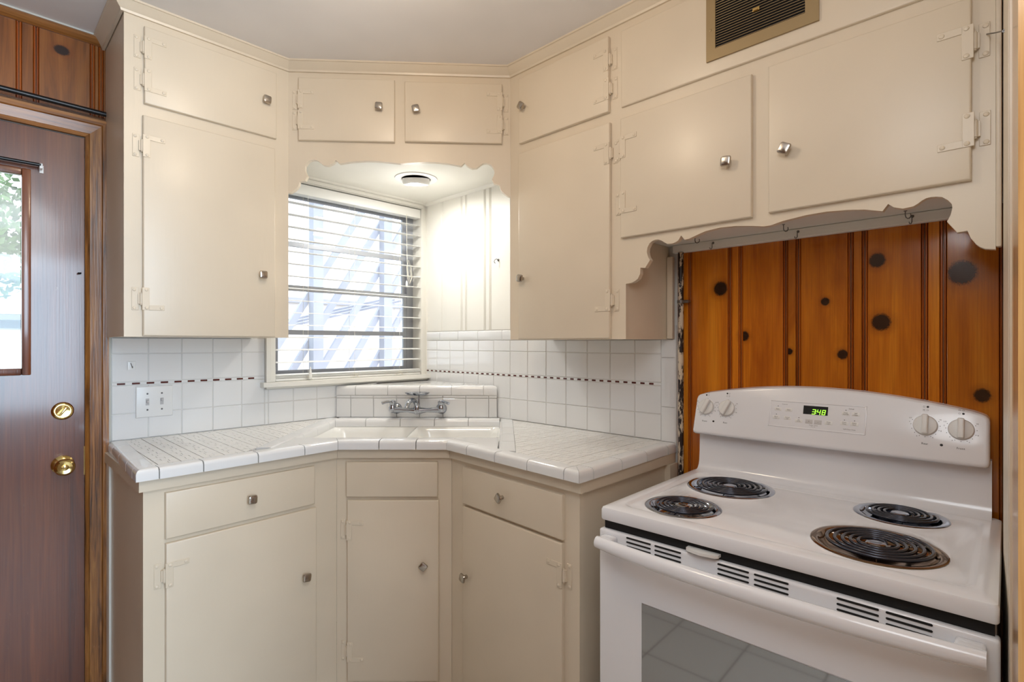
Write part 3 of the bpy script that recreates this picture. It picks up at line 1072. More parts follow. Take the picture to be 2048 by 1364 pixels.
c0 = ll(-0.004, -0.004)
tri = [(0.012, 0.004), (LL - 0.012, 0.004), (c0[0], c0[1] - 0.012)]
part('core', MB().prism(tri, 0.9058, 1.047, 'z'), 'grout', lg)
bot = [0.008, 0.077, 0.186, 0.296, 0.405, 0.516, 0.625, 0.733, LL - 0.009]
for s0, s1 in zip(bot, bot[1:]):
    inst('tile', tile_mesh(s1 - s0 - 2 * GAP, 0.0905), lg, (s0 + GAP, -0.003, 0.9068))
    inst('tile', tile_mesh(s1 - s0 - 2 * GAP, 0.0115), lg, (s0 + GAP, -0.003, 0.9990))
top = [0.008, 0.100, 0.254, 0.406, 0.557, 0.709, LL - 0.009]
TB = [(0.006, 1.0125), (-0.0034, 1.0125), (-0.0036, 1.040), (-0.001, 1.050), (0.006, 1.0556), (0.016, 1.0572), (0.05, 1.0572), (0.05, 1.050), (0.006, 1.046)]
for i, (s0, s1) in enumerate(zip(top, top[1:])):
    part('bullnose_tile', MB().loft([[(s0 + GAP + (max(o, 0) * 1.0 if i == 0 else 0), o, z) for o, z in TB], [(s1 - GAP - (max(o, 0) * 1.09 if i == 5 else 0), o, z) for o, z in TB]]), 'glazed_tile', lg, 40)
# loose square tiles on top, some of them rocking
for i in range(6):
    for j in range(3):
        u0, v0 = 0.052 + i * 0.111, 0.0525 + j * 0.111
        pl = [Vector((u0, v0)), Vector((u0 + 0.1085, v0)), Vector((u0 + 0.1085, v0 + 0.1085)), Vector((u0, v0 + 0.1085))]
        for n_, d_ in ((Vector((0, 1)), c0[1]),):
            pl = clip(pl, n_, d_)
        e1 = Vector((-(c0[1]), c0[0])).normalized()
        for n_, d_ in ((e1, -0.016), (Vector((c0[1], LL - c0[0])).normalized(), Vector((c0[1], LL - c0[0])).normalized().dot(Vector((LL, 0))) - 0.016)):
            if len(pl) >= 3:
                pl = clip(pl, n_, d_)
        if len(pl) < 3:
            continue
        ar = abs(sum(pl[m].x * pl[(m + 1) % len(pl)].y - pl[(m + 1) % len(pl)].x * pl[m].y for m in range(len(pl)))) / 2
        if ar < 2e-4:
            continue
        lift = {(0, 0): 0.006, (5, 0): 0.006, (4, 0): 0.003}.get((i, j), 0.0)
        cx_ = sum(p.x for p in pl) / len(pl)
        mb = MB()
        r0 = [(p.x, p.y, 1.0485) for p in pl]
        r1 = [(p.x, p.y, 1.0560 + lift * (0.5 + (p.x - cx_) * 8)) for p in pl]
        part('tile', mb.loft([r0, r1]), 'glazed_tile', lg)
# curb of long bullnose tiles below the ledge, along the back of the sink
cb = [-0.02, 0.160, 0.316, 0.475, 0.632, LL + 0.01]
n2 = Vector((-D2, -D2))
CV = [(0.0, 0.873), (0.0, 0.893), (0.004, 0.902), (0.010, 0.9058), (0.018, 0.907)]
back = MB()
for s0, s1 in zip((SU0, -0.212, -0.053, 0.105, 0.262), (-0.212, -0.053, 0.105, 0.262, SU1)):
    s0 = max(s0, SU0)
    rows_ = []
    for u_ in (s1 - GAP, s0 + GAP):
        dpt = SV0 - (0.3776 + (u_ + 0.3776) / 0.7814 * 0.0262) - 0.0045
        prof = CV + [(dpt, 0.9066), (dpt, 0.899), (0.006, 0.893), (0.006, 0.873)]
        rows_.append([(*(uv(u_, SV0 - o)), z) for o, z in prof])
    mb = MB().loft(rows_)
    ctp('bullnose_tile', mb, 'glazed_tile', 40)

# ------------------------------------------------------------------ sink
sk = thing('sink', 'white porcelain double bowl sink set diagonally below the window', 'sink', (*uv((SU0 + SU1) / 2, (SV0 + SV1) / 2), 0.70), R(-45))
SW, SD = (SU1 - SU0), (SV1 - SV0)


def rr(cx_, cy_, w, h, r, z, n=5):
    out = []
    for q_, (sx, sy) in enumerate(((1, 1), (-1, 1), (-1, -1), (1, -1))):
        for i in range(n):
            a = R(90) * (q_ + i / (n - 1))
            out.append((cx_ + sx * (w / 2 - r) + r * math.cos(a), cy_ + sy * (h / 2 - r) + r * math.sin(a), z))
    return out


b = MB()
nb = bmesh.new()
bw = SW / 2 - 0.012
for sx in (-1, 1):
    cx_ = sx * (SW / 4 + 0.0005)
    rings = [rr(cx_, 0, SW / 2, SD + 0.004, 0.002, 0.8725), rr(cx_, 0, SW / 2 - 0.006, SD - 0.004, 0.03, 0.869), rr(cx_, 0, SW / 2 - 0.022, SD - 0.018, 0.05, 0.845),
             rr(cx_, 0, SW / 2 - 0.04, SD - 0.034, 0.055, 0.77), rr(cx_, 0, SW / 2 - 0.08, SD - 0.07, 0.05, 0.735), rr(cx_, 0, 0.12, 0.12, 0.05, 0.722)]
    part('bowl', MB().loft(rings, False, True), 'porcelain', sk, 60)
    part('drain', MB().lathe([(0.040, 0.0), (0.040, 0.003), (0.028, 0.003), (0.024, 0.001)], 20, Matrix.Translation((cx_, 0, 0.7225))), 'chrome', sk, 40)

# ------------------------------------------------------------------ faucet
ft = thing('faucet', 'chrome wall mounted faucet with soap dish on the tiled ledge face', 'faucet', (LP.x, LP.y, 0.915), LA)
FZ = 0.950
for u in (0.297, 0.510):
    b = MB().lathe([(0.026, 0.0), (0.026, 0.004), (0.018, 0.012), (0.012, 0.018)], 20, Matrix.Translation((u, -0.0035, FZ)) @ Matrix.Rotation(R(90), 4, 'X'))
    b.tube([(u, -0.012, FZ), (u, -0.05, FZ)], 0.012, 14)
    part('flange', b, 'chrome', ft, 50)
b = MB().tube([(0.285, -0.055, FZ - 0.001), (0.31, -0.055, FZ), (0.36, -0.055, FZ - 0.003), (0.39, -0.055, FZ - 0.004), (0.42, -0.055, FZ - 0.004), (0.45, -0.055, FZ - 0.002), (0.50, -0.055, FZ), (0.522, -0.055, FZ - 0.001)],
              [0.014, 0.014, 0.009, 0.015, 0.015, 0.009, 0.014, 0.014], 14)
b.lathe([(0.010, 0.93), (0.016, 0.935), (0.018, 0.95), (0.015, 0.966), (0.012, 0.974)], 16, Matrix.Translation((0.404, -0.055, 0)))
part('bridge', b, 'chrome', ft, 60)
for u, sd in ((0.290, -1), (0.516, 1)):
    b = MB().lathe([(0.012, 0.940), (0.017, 0.945), (0.017, 0.962), (0.0135, 0.968), (0.0135, 0.978), (0.016, 0.982), (0.015, 0.990), (0.006, 0.995)], 18, Matrix.Translation((u, -0.055, 0)))
    part('valve', b, 'chrome', ft, 50)
    b = MB().tube([(u, -0.055, 0.986), (u + sd * 0.012, -0.068, 0.989), (u + sd * 0.026, -0.080, 0.988), (u + sd * 0.040, -0.090, 0.984)], [0.008, 0.0065, 0.006, 0.0075], 10)
    part('lever_handle', b, 'chrome', ft, 60)
sp = [(0.404, -0.055, 0.965), (0.400, -0.060, 0.982), (0.394, -0.075, 0.995), (0.388, -0.098, 0.999), (0.382, -0.125, 0.994), (0.378, -0.142, 0.982), (0.376, -0.148, 0.966)]
part('spout', MB().tube(sp, [0.0115, 0.011, 0.0105, 0.010, 0.010, 0.0105, 0.011], 14), 'chrome', ft, 60)
part('dish_post', MB().tube([(0.412, -0.050, 0.965), (0.412, -0.050, 1.018)], 0.0042, 10), 'chrome', ft, 60)
b = MB()
dish = []
for w_, h_, z in ((0.030, 0.020, 1.017), (0.085, 0.050, 1.018), (0.108, 0.066, 1.024), (0.118, 0.074, 1.030), (0.112, 0.068, 1.0305), (0.080, 0.046, 1.023), (0.03, 0.02, 1.0215)):
    dish.append([(0.405 + w_ / 2 * math.cos(R(15) * i), -0.055 + h_ / 2 * math.sin(R(15) * i), z) for i in range(24)])
part('soap_dish', b.loft(dish), 'chrome', ft, 50)

# ------------------------------------------------------------------ window over the sink
w = struct('window_1', MB().box(-0.855, -0.838, -0.017, 0.006, 1.090, 2.0), 'white_paint')
b = MB().box(-0.838, -0.815, -0.013, 0.006, 1.090, 2.0, 0.002, 1).box(-0.815, -0.024, -0.010, 0.006, 1.992, 2.006)
part('casing', b, 'white_paint', w)
b = MB().prism([(-0.876, -0.042), (0.003, -0.042), (0.003, 0.006), (-0.815, 0.006), (-0.876, 0.004)], 1.070, 1.0895, 'z')
b.box(-0.855, 0.0, -0.016, 0.002, 1.0595, 1.070)
part('sill', b, 'white_paint', w)
b = MB().box(-0.815, -0.024, 0.0075, 0.16, 1.0885, 1.0895).box(-0.8148, -0.8125, 0.0075, 0.16, 1.0895, 1.9918).box(-0.0265, -0.0242, 0.0075, 0.16, 1.0895, 1.9918).box(-0.812, -0.027, 0.0075, 0.16, 1.9895, 1.9918)
part('jamb_lining', b, 'white_paint', w)
b = MB()
for x0, x1, z0, z1 in ((-0.812, -0.785, 1.0895, 1.989), (-0.066, -0.027, 1.0895, 1.989), (-0.785, -0.066, 1.962, 1.989), (-0.785, -0.066, 1.0895, 1.112)):
    b.box(x0, x1, 0.085, 0.125, z0, z1)
part('frame', b, 'aluminium', w)
for nm, z0, z1, zm, y in (('upper_sash', 1.505, 1.962, 1.722, 0.100), ('lower_sash', 1.112, 1.529, 1.309, 0.088)):
    b = MB()
    for x0, x1, a0, a1_ in ((-0.785, -0.765, z0, z1), (-0.086, -0.066, z0, z1), (-0.765, -0.086, z1 - 0.026, z1), (-0.765, -0.086, z0, z0 + 0.022), (-0.765, -0.086, zm - 0.011, zm + 0.011)):
        b.box(x0, x1, y, y + 0.014, a0, a1_)
    s_ = part(nm, b, 'aluminium', w)
    for a0, a1_ in ((z0 + 0.022, zm - 0.011), (zm + 0.011, z1 - 0.026)):
        part('pane', MB().box(-0.765, -0.086, y + 0.005, y + 0.008, a0, a1_), 'pane_glass', s_)

# blind
bl = thing('window_blind', 'white slatted blind hanging in the window over the sink', 'blind', (-0.4, 0.03, 1.092))


def blp(name, mb, mat, smooth=None):
    bmesh.ops.translate(mb.bm, vec=(0.4, -0.03, 0), verts=mb.bm.verts)
    return part(name, mb, mat, bl, smooth)


blp('headrail', MB().box(-0.806, -0.030, 0.010, 0.058, 1.938, 1.985, 0.003, 2), 'blind_vinyl')
sm = []
n_ = 6
topc = [(-0.025 + 0.05 * i / n_, 0.0030 * (1 - (2 * i / n_ - 1) ** 2)) for i in range(n_ + 1)]
pr = [(y, z + 0.0008) for y, z in topc] + [(y, z - 0.0008) for y, z in reversed(topc)]
SLAT = shared('slat', MB().loft([[(-0.388, y, z) for y, z in pr], [(0.388, y, z) for y, z in pr]]), 'blind_vinyl', 30)
zs = [1.898 - i * 0.0558 for i in range(15)]
for z in zs:
    inst('slat', SLAT, bl, (-0.018, 0.004, z), (R(4 + random.uniform(-1.5, 1.5)), 0, 0))
for i in range(4):
    inst('slat', SLAT, bl, (-0.018 + random.uniform(-.004, .004), 0.004 + random.uniform(-.003, .003), 1.1030 + i * 0.0038), (R(1), 0, R(random.uniform(-0.3, 0.3))))
blp('bottom_rail', MB().box(-0.806, -0.030, 0.009, 0.059, 1.0905, 1.1005, 0.003, 2), 'blind_vinyl')
for x in (-0.66, -0.425, -0.165):
    for y in (0.0085, 0.0605):
        blp('ladder_cord', MB().tube([(x, y, 1.0925), (x, y, 1.94)], 0.0007, 4), 'cord')
    pts = [(x + 0.018 * math.cos(R(38) * i) * (1 + 0.25 * math.sin(i * 1.7)), 0.004 - 0.004 * math.sin(i), 1.100 + 0.010 * math.sin(R(38) * i * 1.9)) for i in range(14)]
    blp('cord_loop', MB().tube(pts, 0.0010, 4), 'cord')
pts = [(-0.125, 0.004, 1.945), (-0.125, 0.002, 1.80), (-0.124, 0.000, 1.70), (-0.118, -0.002, 1.62), (-0.104, -0.003, 1.585), (-0.094, -0.003, 1.61), (-0.100, -0.002, 1.66), (-0.114, 0.0, 1.70), (-0.127, 0.0, 1.66), (-0.121, -0.003, 1.60), (-0.110, -0.004, 1.575), (-0.100, -0.004, 1.60), (-0.107, -0.002, 1.65)]
blp('lift_cord', MB().tube(pts, 0.0014, 5), 'cord')
blp('cord_tassel', MB().lathe([(0.002, 1.590), (0.005, 1.580), (0.006, 1.560), (0.003, 1.556)], 10, Matrix.Translation((-0.128, -0.002, 0))), 'blind_vinyl', 40)
blp('tilt_tassel', MB().lathe([(0.002, 1.150), (0.004, 1.140), (0.006, 1.120), (0.007, 1.098), (0.003, 1.092)], 10, Matrix.Translation((-0.655, -0.004, 0))), 'blind_vinyl', 40)

# ------------------------------------------------------------------ recessed light over the sink, hook on the white planks
dl = thing('recessed_light', 'round white recessed light in the nook ceiling above the sink', 'light', (-0.305, -0.335, 2.0195))
part('trim_ring', MB().lathe([(0.098, 2.0198), (0.097, 2.0165), (0.078, 2.0145), (0.066, 2.0160), (0.064, 2.0198)], 36), 'white_plastic', dl, 40)
tilt = Matrix.Translation((0, 0, 2.013)) @ Matrix.Rotation(R(12), 4, Vector((1, -1, 0)))
part('eyeball', MB().lathe([(0.062, 0.006), (0.063, -0.008), (0.059, -0.020), (0.054, -0.0225), (0.052, -0.019)], 32, tilt, True, False), 'white_plastic', dl, 40)
part('bulb', MB().lathe([(0.050, -0.019), (0.046, -0.0205), (0.02, -0.022)], 24, tilt), 'lamp_glow', dl, 40)
lamp('recessed_light_beam', 'AREA', (-0.315, -0.345, 1.983), 3.6, (1.0, 0.97, 0.92), shape='DISK', size=0.10)
lamp('recessed_light_glow', 'POINT', (-0.32, -0.35, 1.88), 0.8, (1.0, 0.97, 0.92), shadow_soft_size=0.05)

b = MB()
b.lathe([(0.006, 0.0), (0.006, 0.002), (0.002, 0.003)], 10, Matrix.Translation((-0.001, -0.568, 1.652)) @ Matrix.Rotation(R(-90), 4, 'Y'))
b.tube([(-0.002, -0.568, 1.652), (-0.012, -0.566, 1.656), (-0.020, -0.562, 1.650), (-0.021, -0.560, 1.642), (-0.014, -0.560, 1.636)], 0.0016, 6)
solo('screw_hook', b, 'steel_hook', 'small metal screw hook on the white planks right of the window', 'hook', 40)

# ------------------------------------------------------------------ switch plate and stick-on hook on the left tiles
t = thing('light_switch', 'white double toggle light switch plate on the left backsplash', 'light switch', (-1.260, -0.0012, 0.982))
part('plate', MB().slab(-0.059, 0.059, -0.0062, 0.0, 0.982, 1.098, 0.004), 'white_plastic', t, 40)
for x in (-0.023, 0.023):
    part('toggle', MB().box(x - 0.0055, x + 0.0055, -0.0068, -0.005, 1.027, 1.052, 0.0004, 1).box(x - 0.0038, x + 0.0038, -0.016, -0.006, 1.036 if x < 0 else 1.041, 1.046 if x < 0 else 1.051, 0.0012, 1,
         ), 'grey_plastic', t)
    for z in (1.010, 1.070):
        part('screw', MB().lathe([(0.0034, 0), (0.0028, 0.0012), (0.001, 0.0015)], 8, Matrix.Translation((x, -0.0062, z)) @ Matrix.Rotation(R(90), 4, 'X')), 'print_grey', t, 40)
t = thing('adhesive_hook', 'small clear stick-on hook on the tile above the switch plate', 'hook', (-1.331, -0.0012, 1.160))
part('pad', MB().slab(-0.0125, 0.0125, -0.002, 0.0, 1.160, 1.192, 0.0015), 'white_plastic', t, 40)
part('wire_hook', MB().tube([(-0.003, -0.0025, 1.186), (0.0, -0.004, 1.176), (0.001, -0.007, 1.169), (0.001, -0.012, 1.168), (0.001, -0.014, 1.174)], 0.0012, 6), 'steel_hook', t, 40)

# ------------------------------------------------------------------ the wooden back door
d = struct('door_1', MB().box(DOOR[0] + 0.0005, -2.3475, 0.008, 0.158, FLOOR + 0.001, 1.9775).box(-1.4662, DOOR[1] - 0.0005, 0.008, 0.158, FLOOR + 0.001, 1.9775).box(-2.3475, -1.4662, 0.044, 0.158, 1.9735, 1.9775), 'casing_wood')
DY = -0.002
dx0, dx1, dz0, dz1 = -2.345, -1.467, FLOOR + 0.012, 1.973
gx0, gx1, gz0, gz1 = -2.19, -1.617, 1.166, 1.820
b = MB().box(dx0, gx0, DY, DY + 0.042, dz0, dz1).box(gx1, dx1, DY, DY + 0.042, dz0, dz1).box(gx0, gx1, DY, DY + 0.042, dz0, gz0).box(gx0, gx1, DY, DY + 0.042, gz1, dz1)
part('door_slab', b, 'stained_door', d)
b = MB()
for x0, x1, z0, z1 in ((gx0 - 0.012, gx0 + 0.011, gz0 - 0.012, gz1 + 0.012), (gx1 - 0.011, gx1 + 0.012, gz0 - 0.012, gz1 + 0.012), (gx0 + 0.011, gx1 - 0.011, gz0 - 0.012, gz0 + 0.011), (gx0 + 0.011, gx1 - 0.011, gz1 - 0.011, gz1 + 0.012)):
    b.box(x0, x1, DY - 0.008, DY + 0.02, z0, z1, 0.004, 2)
part('glazing_bead', b, 'stained_door', d, 40)
part('pane', MB().box(gx0, gx1, DY + 0.018, DY + 0.022, gz0, gz1), 'pane_glass', d)
b = MB().lathe([(0.0305, 0.0), (0.030, 0.005), (0.026, 0.010), (0.022, 0.011), (0.018, 0.010)], 28, Matrix.Translation((-1.525, DY, 1.028)) @ Matrix.Rotation(R(90), 4, 'X'))
s_ = part('deadbolt', b, 'brass', d, 40)
part('thumb_turn', MB().box(-0.004, 0.004, -0.024, -0.009, -0.016, 0.016, 0.003, 2, Matrix.Translation((-1.525, DY, 1.028)) @ Matrix.Rotation(R(38), 4, 'Y')), 'brass', s_, 40)
b = MB().lathe([(0.0315, 0.0), (0.031, 0.004), (0.024, 0.010), (0.013, 0.014), (0.012, 0.030), (0.020, 0.036), (0.027, 0.046), (0.0285, 0.056), (0.026, 0.064), (0.020, 0.068), (0.010, 0.066)], 28, Matrix.Translation((-1.525, DY, 0.845)) @ Matrix.Rotation(R(90), 4, 'X'))
s_ = part('door_knob', b, 'brass', d, 40)
part('lock_button', MB().box(-0.0065, 0.0065, -0.0725, -0.064, -0.0025, 0.0025, 0.001, 1, Matrix.Translation((-1.525, DY, 0.845))).lathe([(0.0095, 0.064), (0.0095, 0.0695), (0.0085, 0.0702)], 16, Matrix.Translation((-1.525, DY, 0.845)) @ Matrix.Rotation(R(90), 4, 'X')), 'brass', s_, 40)
part('strike_plate', MB().box(-1.4685, -1.4655, DY - 0.001, DY + 0.006, 0.80, 0.90), 'brass', d)
part('hook_screw', MB().tube([(-1.478, DY, 1.501), (-1.478, DY - 0.012, 1.501), (-1.486, DY - 0.014, 1.500)], 0.003, 6), 'black_iron', d)
# casing of the door: side board and head board with stepped faces
def casing_prof(a, b_, sgn):
    return [(a, 0.004), (a, -0.010), (a + sgn * 0.010, -0.016), (a + sgn * 0.013, -0.012), (a + sgn * 0.045, -0.018), (a + sgn * 0.048, -0.023), (b_, -0.023), (b_, 0.004)]


pr = casing_prof(-1.466, -1.4005, 1)
part('casing_board', MB().loft([[(x, y, FLOOR + 0.001) for x, y in pr], [(x + (0.0 if x < -1.44 else 0.0), y, 1.978 + max(0, (x + 1.466))) for x, y in pr]]), 'casing_wood', d, 25)
ph = casing_prof(1.978, 2.0435, 1)
part('casing_head', MB().loft([[(-2.44, y, z) for z, y in ph], [(-1.466 + max(0, z - 1.978), y, z) for z, y in ph]]), 'casing_wood_head', d, 25)
part('casing_board', MB().box(-2.43, -2.352, -0.02, 0.004, FLOOR + 0.001, 1.978), 'casing_wood', d)
# caulk line beside the casing
struct('trim_9', MB().box(-1.4003, -1.3925, -0.006, 0.006, 0.91, 2.05), 'caulk')

# rods
b = MB().tube([(-2.45, -0.045, 2.072), (-1.4125, -0.045, 2.060)], 0.0085, 12)
rod = thing('curtain_rod', 'long black curtain rod across the pine planks above the door', 'curtain rod', (-1.93, -0.045, 2.05))
bmesh.ops.translate(b.bm, vec=(1.93, 0.045, 0), verts=b.bm.verts)
part('rod', b, 'black_iron', rod, 40)
rod = thing('curtain_rod', 'short black curtain rod across the glass of the wooden door', 'curtain rod', (-1.90, -0.03, 1.82))
part('rod', MB().tube([(-0.33, 0, 1.846), (0.318, 0, 1.846)], 0.0055, 10), 'black_iron', rod, 40)
part('bracket', MB().box(0.314, 0.322, -0.004, 0.0275, 1.834, 1.851, 0.001, 1).box(0.316, 0.326, 0.0255, 0.0275, 1.826, 1.851), 'white_plastic', rod)
part('bracket', MB().box(-0.338, -0.330, -0.004, 0.0275, 1.834, 1.851, 0.001, 1), 'black_iron', rod)

# ------------------------------------------------------------------ old pipe beside the pine planks
pp = thing('gas_pipe', 'dark vertical pipe with flaking cream paint beside the pine planks', 'pipe', (-0.022, -1.497, FLOOR))
b = MB().tube([(0, 0, FLOOR), (0, 0, 1.5735)], 0.0095, 14)
part('pipe', b, 'flaking_paint', pp, 40)
b = MB().tube([(0, 0, 1.398), (0, 0, 1.408)], 0.0125, 14).box(-0.006, 0.012, -0.030, 0.0, 1.398, 1.408, 0.002, 1)
part('clamp', b, 'steel_hook', pp, 40)

# ------------------------------------------------------------------ electric range
rg = thing('electric_range', 'white four coil electric range in front of the knotty pine planks', 'range', (-0.613, -1.571, FLOOR), math.atan2(-0.99985, 0.0175))
RWD = 0.757
part('body', MB().box(0.004, RWD - 0.004, 0.030, 0.585, FLOOR + 0.001, 0.800), 'enamel', rg)
# cooktop with raised rim and four wells
wells = [(0.152, 0.150, 0.0935, False), (0.171, 0.420, 0.1175, False), (0.5645, 0.179, 0.1185, True), (0.572, 0.453, 0.0955, False)]
nb = bmesh.new()
def rect_ring(ix0, iy0, ix1, iy1, r, z, n=6):
    out = []
    for q_, (cx_, cy_) in enumerate(((ix1 - r, iy1 - r), (ix0 + r, iy1 - r), (ix0 + r, iy0 + r), (ix1 - r, iy0 + r))):
        for i in range(n):
            a = R(90) * (q_ + i / (n - 1))
            out.append((cx_ + r * math.cos(a), cy_ + r * math.sin(a), z))
    return out


YB = 0.548
rings = [rect_ring(0.002, 0.002, RWD - 0.002, YB + 0.02, 0.006, 0.8065), rect_ring(0, 0, RWD, YB + 0.02, 0.007, 0.810), rect_ring(0, 0, RWD, YB + 0.02, 0.008, 0.832), rect_ring(0.002, 0.002, RWD - 0.002, YB + 0.019, 0.009, 0.8375),
         rect_ring(0.007, 0.007, RWD - 0.007, YB + 0.016, 0.010, 0.840), rect_ring(0.030, 0.042, RWD - 0.030, YB - 0.020, 0.030, 0.840), rect_ring(0.034, 0.046, RWD - 0.034, YB - 0.024, 0.032, 0.8390), rect_ring(0.039, 0.051, RWD - 0.039, YB - 0.029, 0.034, 0.8350), rect_ring(0.044, 0.056, RWD - 0.044, YB - 0.034, 0.036, 0.8335)]
rv = [[nb.verts.new(p) for p in r] for r in rings]
for a, c in zip(rv, rv[1:]):
    for i in range(len(a)):
        j = (i + 1) % len(a)
        nb.faces.new((a[i], a[j], c[j], c[i]))
inner_edges = [nb.edges.get((rv[-1][i], rv[-1][(i + 1) % len(rv[-1])])) for i in range(len(rv[-1]))]
hole_edges = []
for cx_, cy_, r_, br_ in wells:
    SEG = 40
    lip = [nb.verts.new((cx_ + (r_ + 0.010) * math.cos(2 * math.pi * i / SEG), cy_ + (r_ + 0.010) * math.sin(2 * math.pi * i / SEG), 0.8335)) for i in range(SEG)]
    top_ = [nb.verts.new((cx_ + (r_ + 0.003) * math.cos(2 * math.pi * i / SEG), cy_ + (r_ + 0.003) * math.sin(2 * math.pi * i / SEG), 0.8362)) for i in range(SEG)]
    low = [nb.verts.new((cx_ + (r_ - 0.004) * math.cos(2 * math.pi * i / SEG), cy_ + (r_ - 0.004) * math.sin(2 * math.pi * i / SEG), 0.834)) for i in range(SEG)]
    for i in range(SEG):
        j = (i + 1) % SEG
        nb.faces.new((lip[i], lip[j], top_[j], top_[i]))
        nb.faces.new((top_[i], top_[j], low[j], low[i]))
        hole_edges.append(nb.edges.get((lip[i], lip[j])))
bmesh.ops.triangle_fill(nb, use_beauty=True, use_dissolve=False, edges=inner_edges + hole_edges)
bmesh.ops.recalc_face_normals(nb, faces=nb.faces)
b = MB()
b._take(nb)
part('cooktop', b, 'enamel', rg, 35)
# riser sweeping up to the control panel
pr = [(0.530, 0.8398), (0.545, 0.841), (0.556, 0.846), (0.564, 0.856), (0.568, 0.870), (0.571, 0.90), (0.573, 0.975), (0.606, 0.975), (0.606, 0.80), (0.530, 0.80)]
part('riser', MB().loft([[(0.013, y, z) for y, z in pr], [(0.738, y, z) for y, z in pr]]), 'enamel', rg, 40)
# burners
for cx_, cy_, r_, brown in wells:
    pan = MB().lathe([(r_ + 0.0015, 0.8364), (r_ - 0.001, 0.8382), (r_ - 0.010, 0.8378), (r_ - 0.013, 0.8360), (r_ - 0.020, 0.8220), (r_ - 0.035, 0.8140), (0.030, 0.8120), (0.010, 0.8125)], 44, Matrix.Translation((cx_, cy_, 0)), False, True)
    p_ = part('drip_pan', pan, 'brown_chrome' if brown else 'pan_chrome', rg, 50)
    turns = 5 if r_ > 0.1 else 4
    r_in, r_out = 0.026, r_ - 0.021
    pts = []
    steps = turns * 30
    ph0 = R(20) if not brown else R(60)
    for i in range(steps + 1):
        f = i / steps
        a = ph0 + 2 * math.pi * turns * f
        pts.append((cx_ + (r_in + (r_out - r_in) * f) * math.cos(a), cy_ + (r_in + (r_out - r_in) * f) * math.sin(a), 0.8415))
    ex = pts[-1]
    rad_d = Vector((ex[0] - cx_, ex[1] - cy_)).normalized()
    tan_d = Vector((-rad_d.y, rad_d.x))
    pts += [(ex[0] + tan_d.x * 0.012, ex[1] + tan_d.y * 0.012, 0.8395), (ex[0] + tan_d.x * 0.022, ex[1] + tan_d.y * 0.022, 0.828)]
    ix = pts[0]
    pts = [(ix[0] + 0.004, ix[1] - 0.008, 0.829), (ix[0] + 0.002, ix[1] - 0.004, 0.838)] + pts
    part('coil', MB().tube(pts, 0.0034 if r_ < 0.1 else 0.0038, 8), 'coil_steel', p_, 60)
    sup = MB().lathe([(0.017, 0.838), (0.019, 0.841), (0.016, 0.8432), (0.010, 0.8425)], 18, Matrix.Translation((cx_, cy_, 0)))
    for kx in range(3):
        a = R(120 * kx + 40)
        sup.tube([(cx_ + 0.012 * math.cos(a), cy_ + 0.012 * math.sin(a), 0.8345), (cx_ + (r_ - 0.012) * math.cos(a), cy_ + (r_ - 0.012) * math.sin(a), 0.8345)], 0.0022, 5)
    part('coil_support', sup, 'pan_chrome', p_, 50)

# oven door with rounded top edge, handle, vents and window
ov = part('oven_door', MB().box(-0.004, RWD + 0.001, -0.0005, 0.027, 0.080, 0.783, 0.007, 3), 'enamel', rg, 40)
part('oven_window', MB().slab(0.119, 0.638, -0.0022, -0.0004, 0.335, 0.630, 0.0012), 'oven_glass', ov)
sl = shared('vent_slot', MB().prism([(0.0, 0.0012), (0.0014, 0.0), (0.0650, 0.0), (0.0664, 0.0012), (0.0664, 0.0026), (0.0650, 0.0038), (0.0014, 0.0038), (0.0, 0.0026)], -0.0012, 0.0005), 'void_black')
for x in (0.0765, 0.153, 0.3035, 0.380, 0.530, 0.6065):
    for z in (0.7775, 0.7670, 0.7565):
        inst('vent_slot', sl, ov, (x, -0.0005, z - 0.0019))
hp = []
N_ = 17
for i in range(N_):
    f = i / (N_ - 1)
    x = 0.012 + f * (0.742 - 0.012)
    bow = 0.018 * (1 - (2 * f - 1) ** 2)
    y0 = -0.034 - bow
    rz_ = 0.0145 + 0.0035 * (1 - (2 * f - 1) ** 4)
    zc_ = 0.7600 - 0.0045 * (1 - (2 * f - 1) ** 4)
    ring = []
    for k_ in range(16):
        a = 2 * math.pi * k_ / 16
        ring.append((x, y0 + 0.014 * math.cos(a), zc_ + rz_ * math.sin(a)))
    hp.append(ring)
hb = MB().loft(hp)
for x0, x1 in ((0.012, 0.052), (0.702, 0.742)):
    hb.box(x0, x1, -0.038, 0.0, 0.7455, 0.7735, 0.006, 2)
part('handle', hb, 'enamel', ov, 60)
part('latch', MB().prism([(0.232, -0.002), (0.238, -0.009), (0.268, -0.015), (0.300, -0.009), (0.306, -0.002), (0.306, 0.02), (0.232, 0.02)], 0.7895, 0.7955, 'z'), 'white_plastic', rg, 40)
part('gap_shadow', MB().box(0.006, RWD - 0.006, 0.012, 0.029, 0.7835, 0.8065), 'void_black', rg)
part('storage_drawer', MB().box(-0.002, RWD, -0.0005, 0.027, FLOOR + 0.03, 0.074, 0.007, 3), 'enamel', rg, 40)

# control panel, leaning back: frame (x, up) -> range coordinates
PB, PT = Vector((0, 0.532, 0.964)), Vector((0, 0.588, 1.140))
up = (PT - PB).normalized()
nn = Vector((0, -up.z, up.y))            # out of the panel


def pan_pt(x, h, o=0.0):
    p = PB + up * h + nn * o
    return Vector((x, p.y, p.z))


PM = Matrix(((1, 0, 0, 0), (0, up.y, nn.y, PB.y), (0, up.z, nn.z, PB.z), (0, 0, 0, 1)))   # (x, h, out)
PL, PR = 0.004, 0.735
ol = []
def arc_top(f):
    return 0.132 + 0.045 * (1 - (2 * f - 1) ** 2) - 0.004 * f


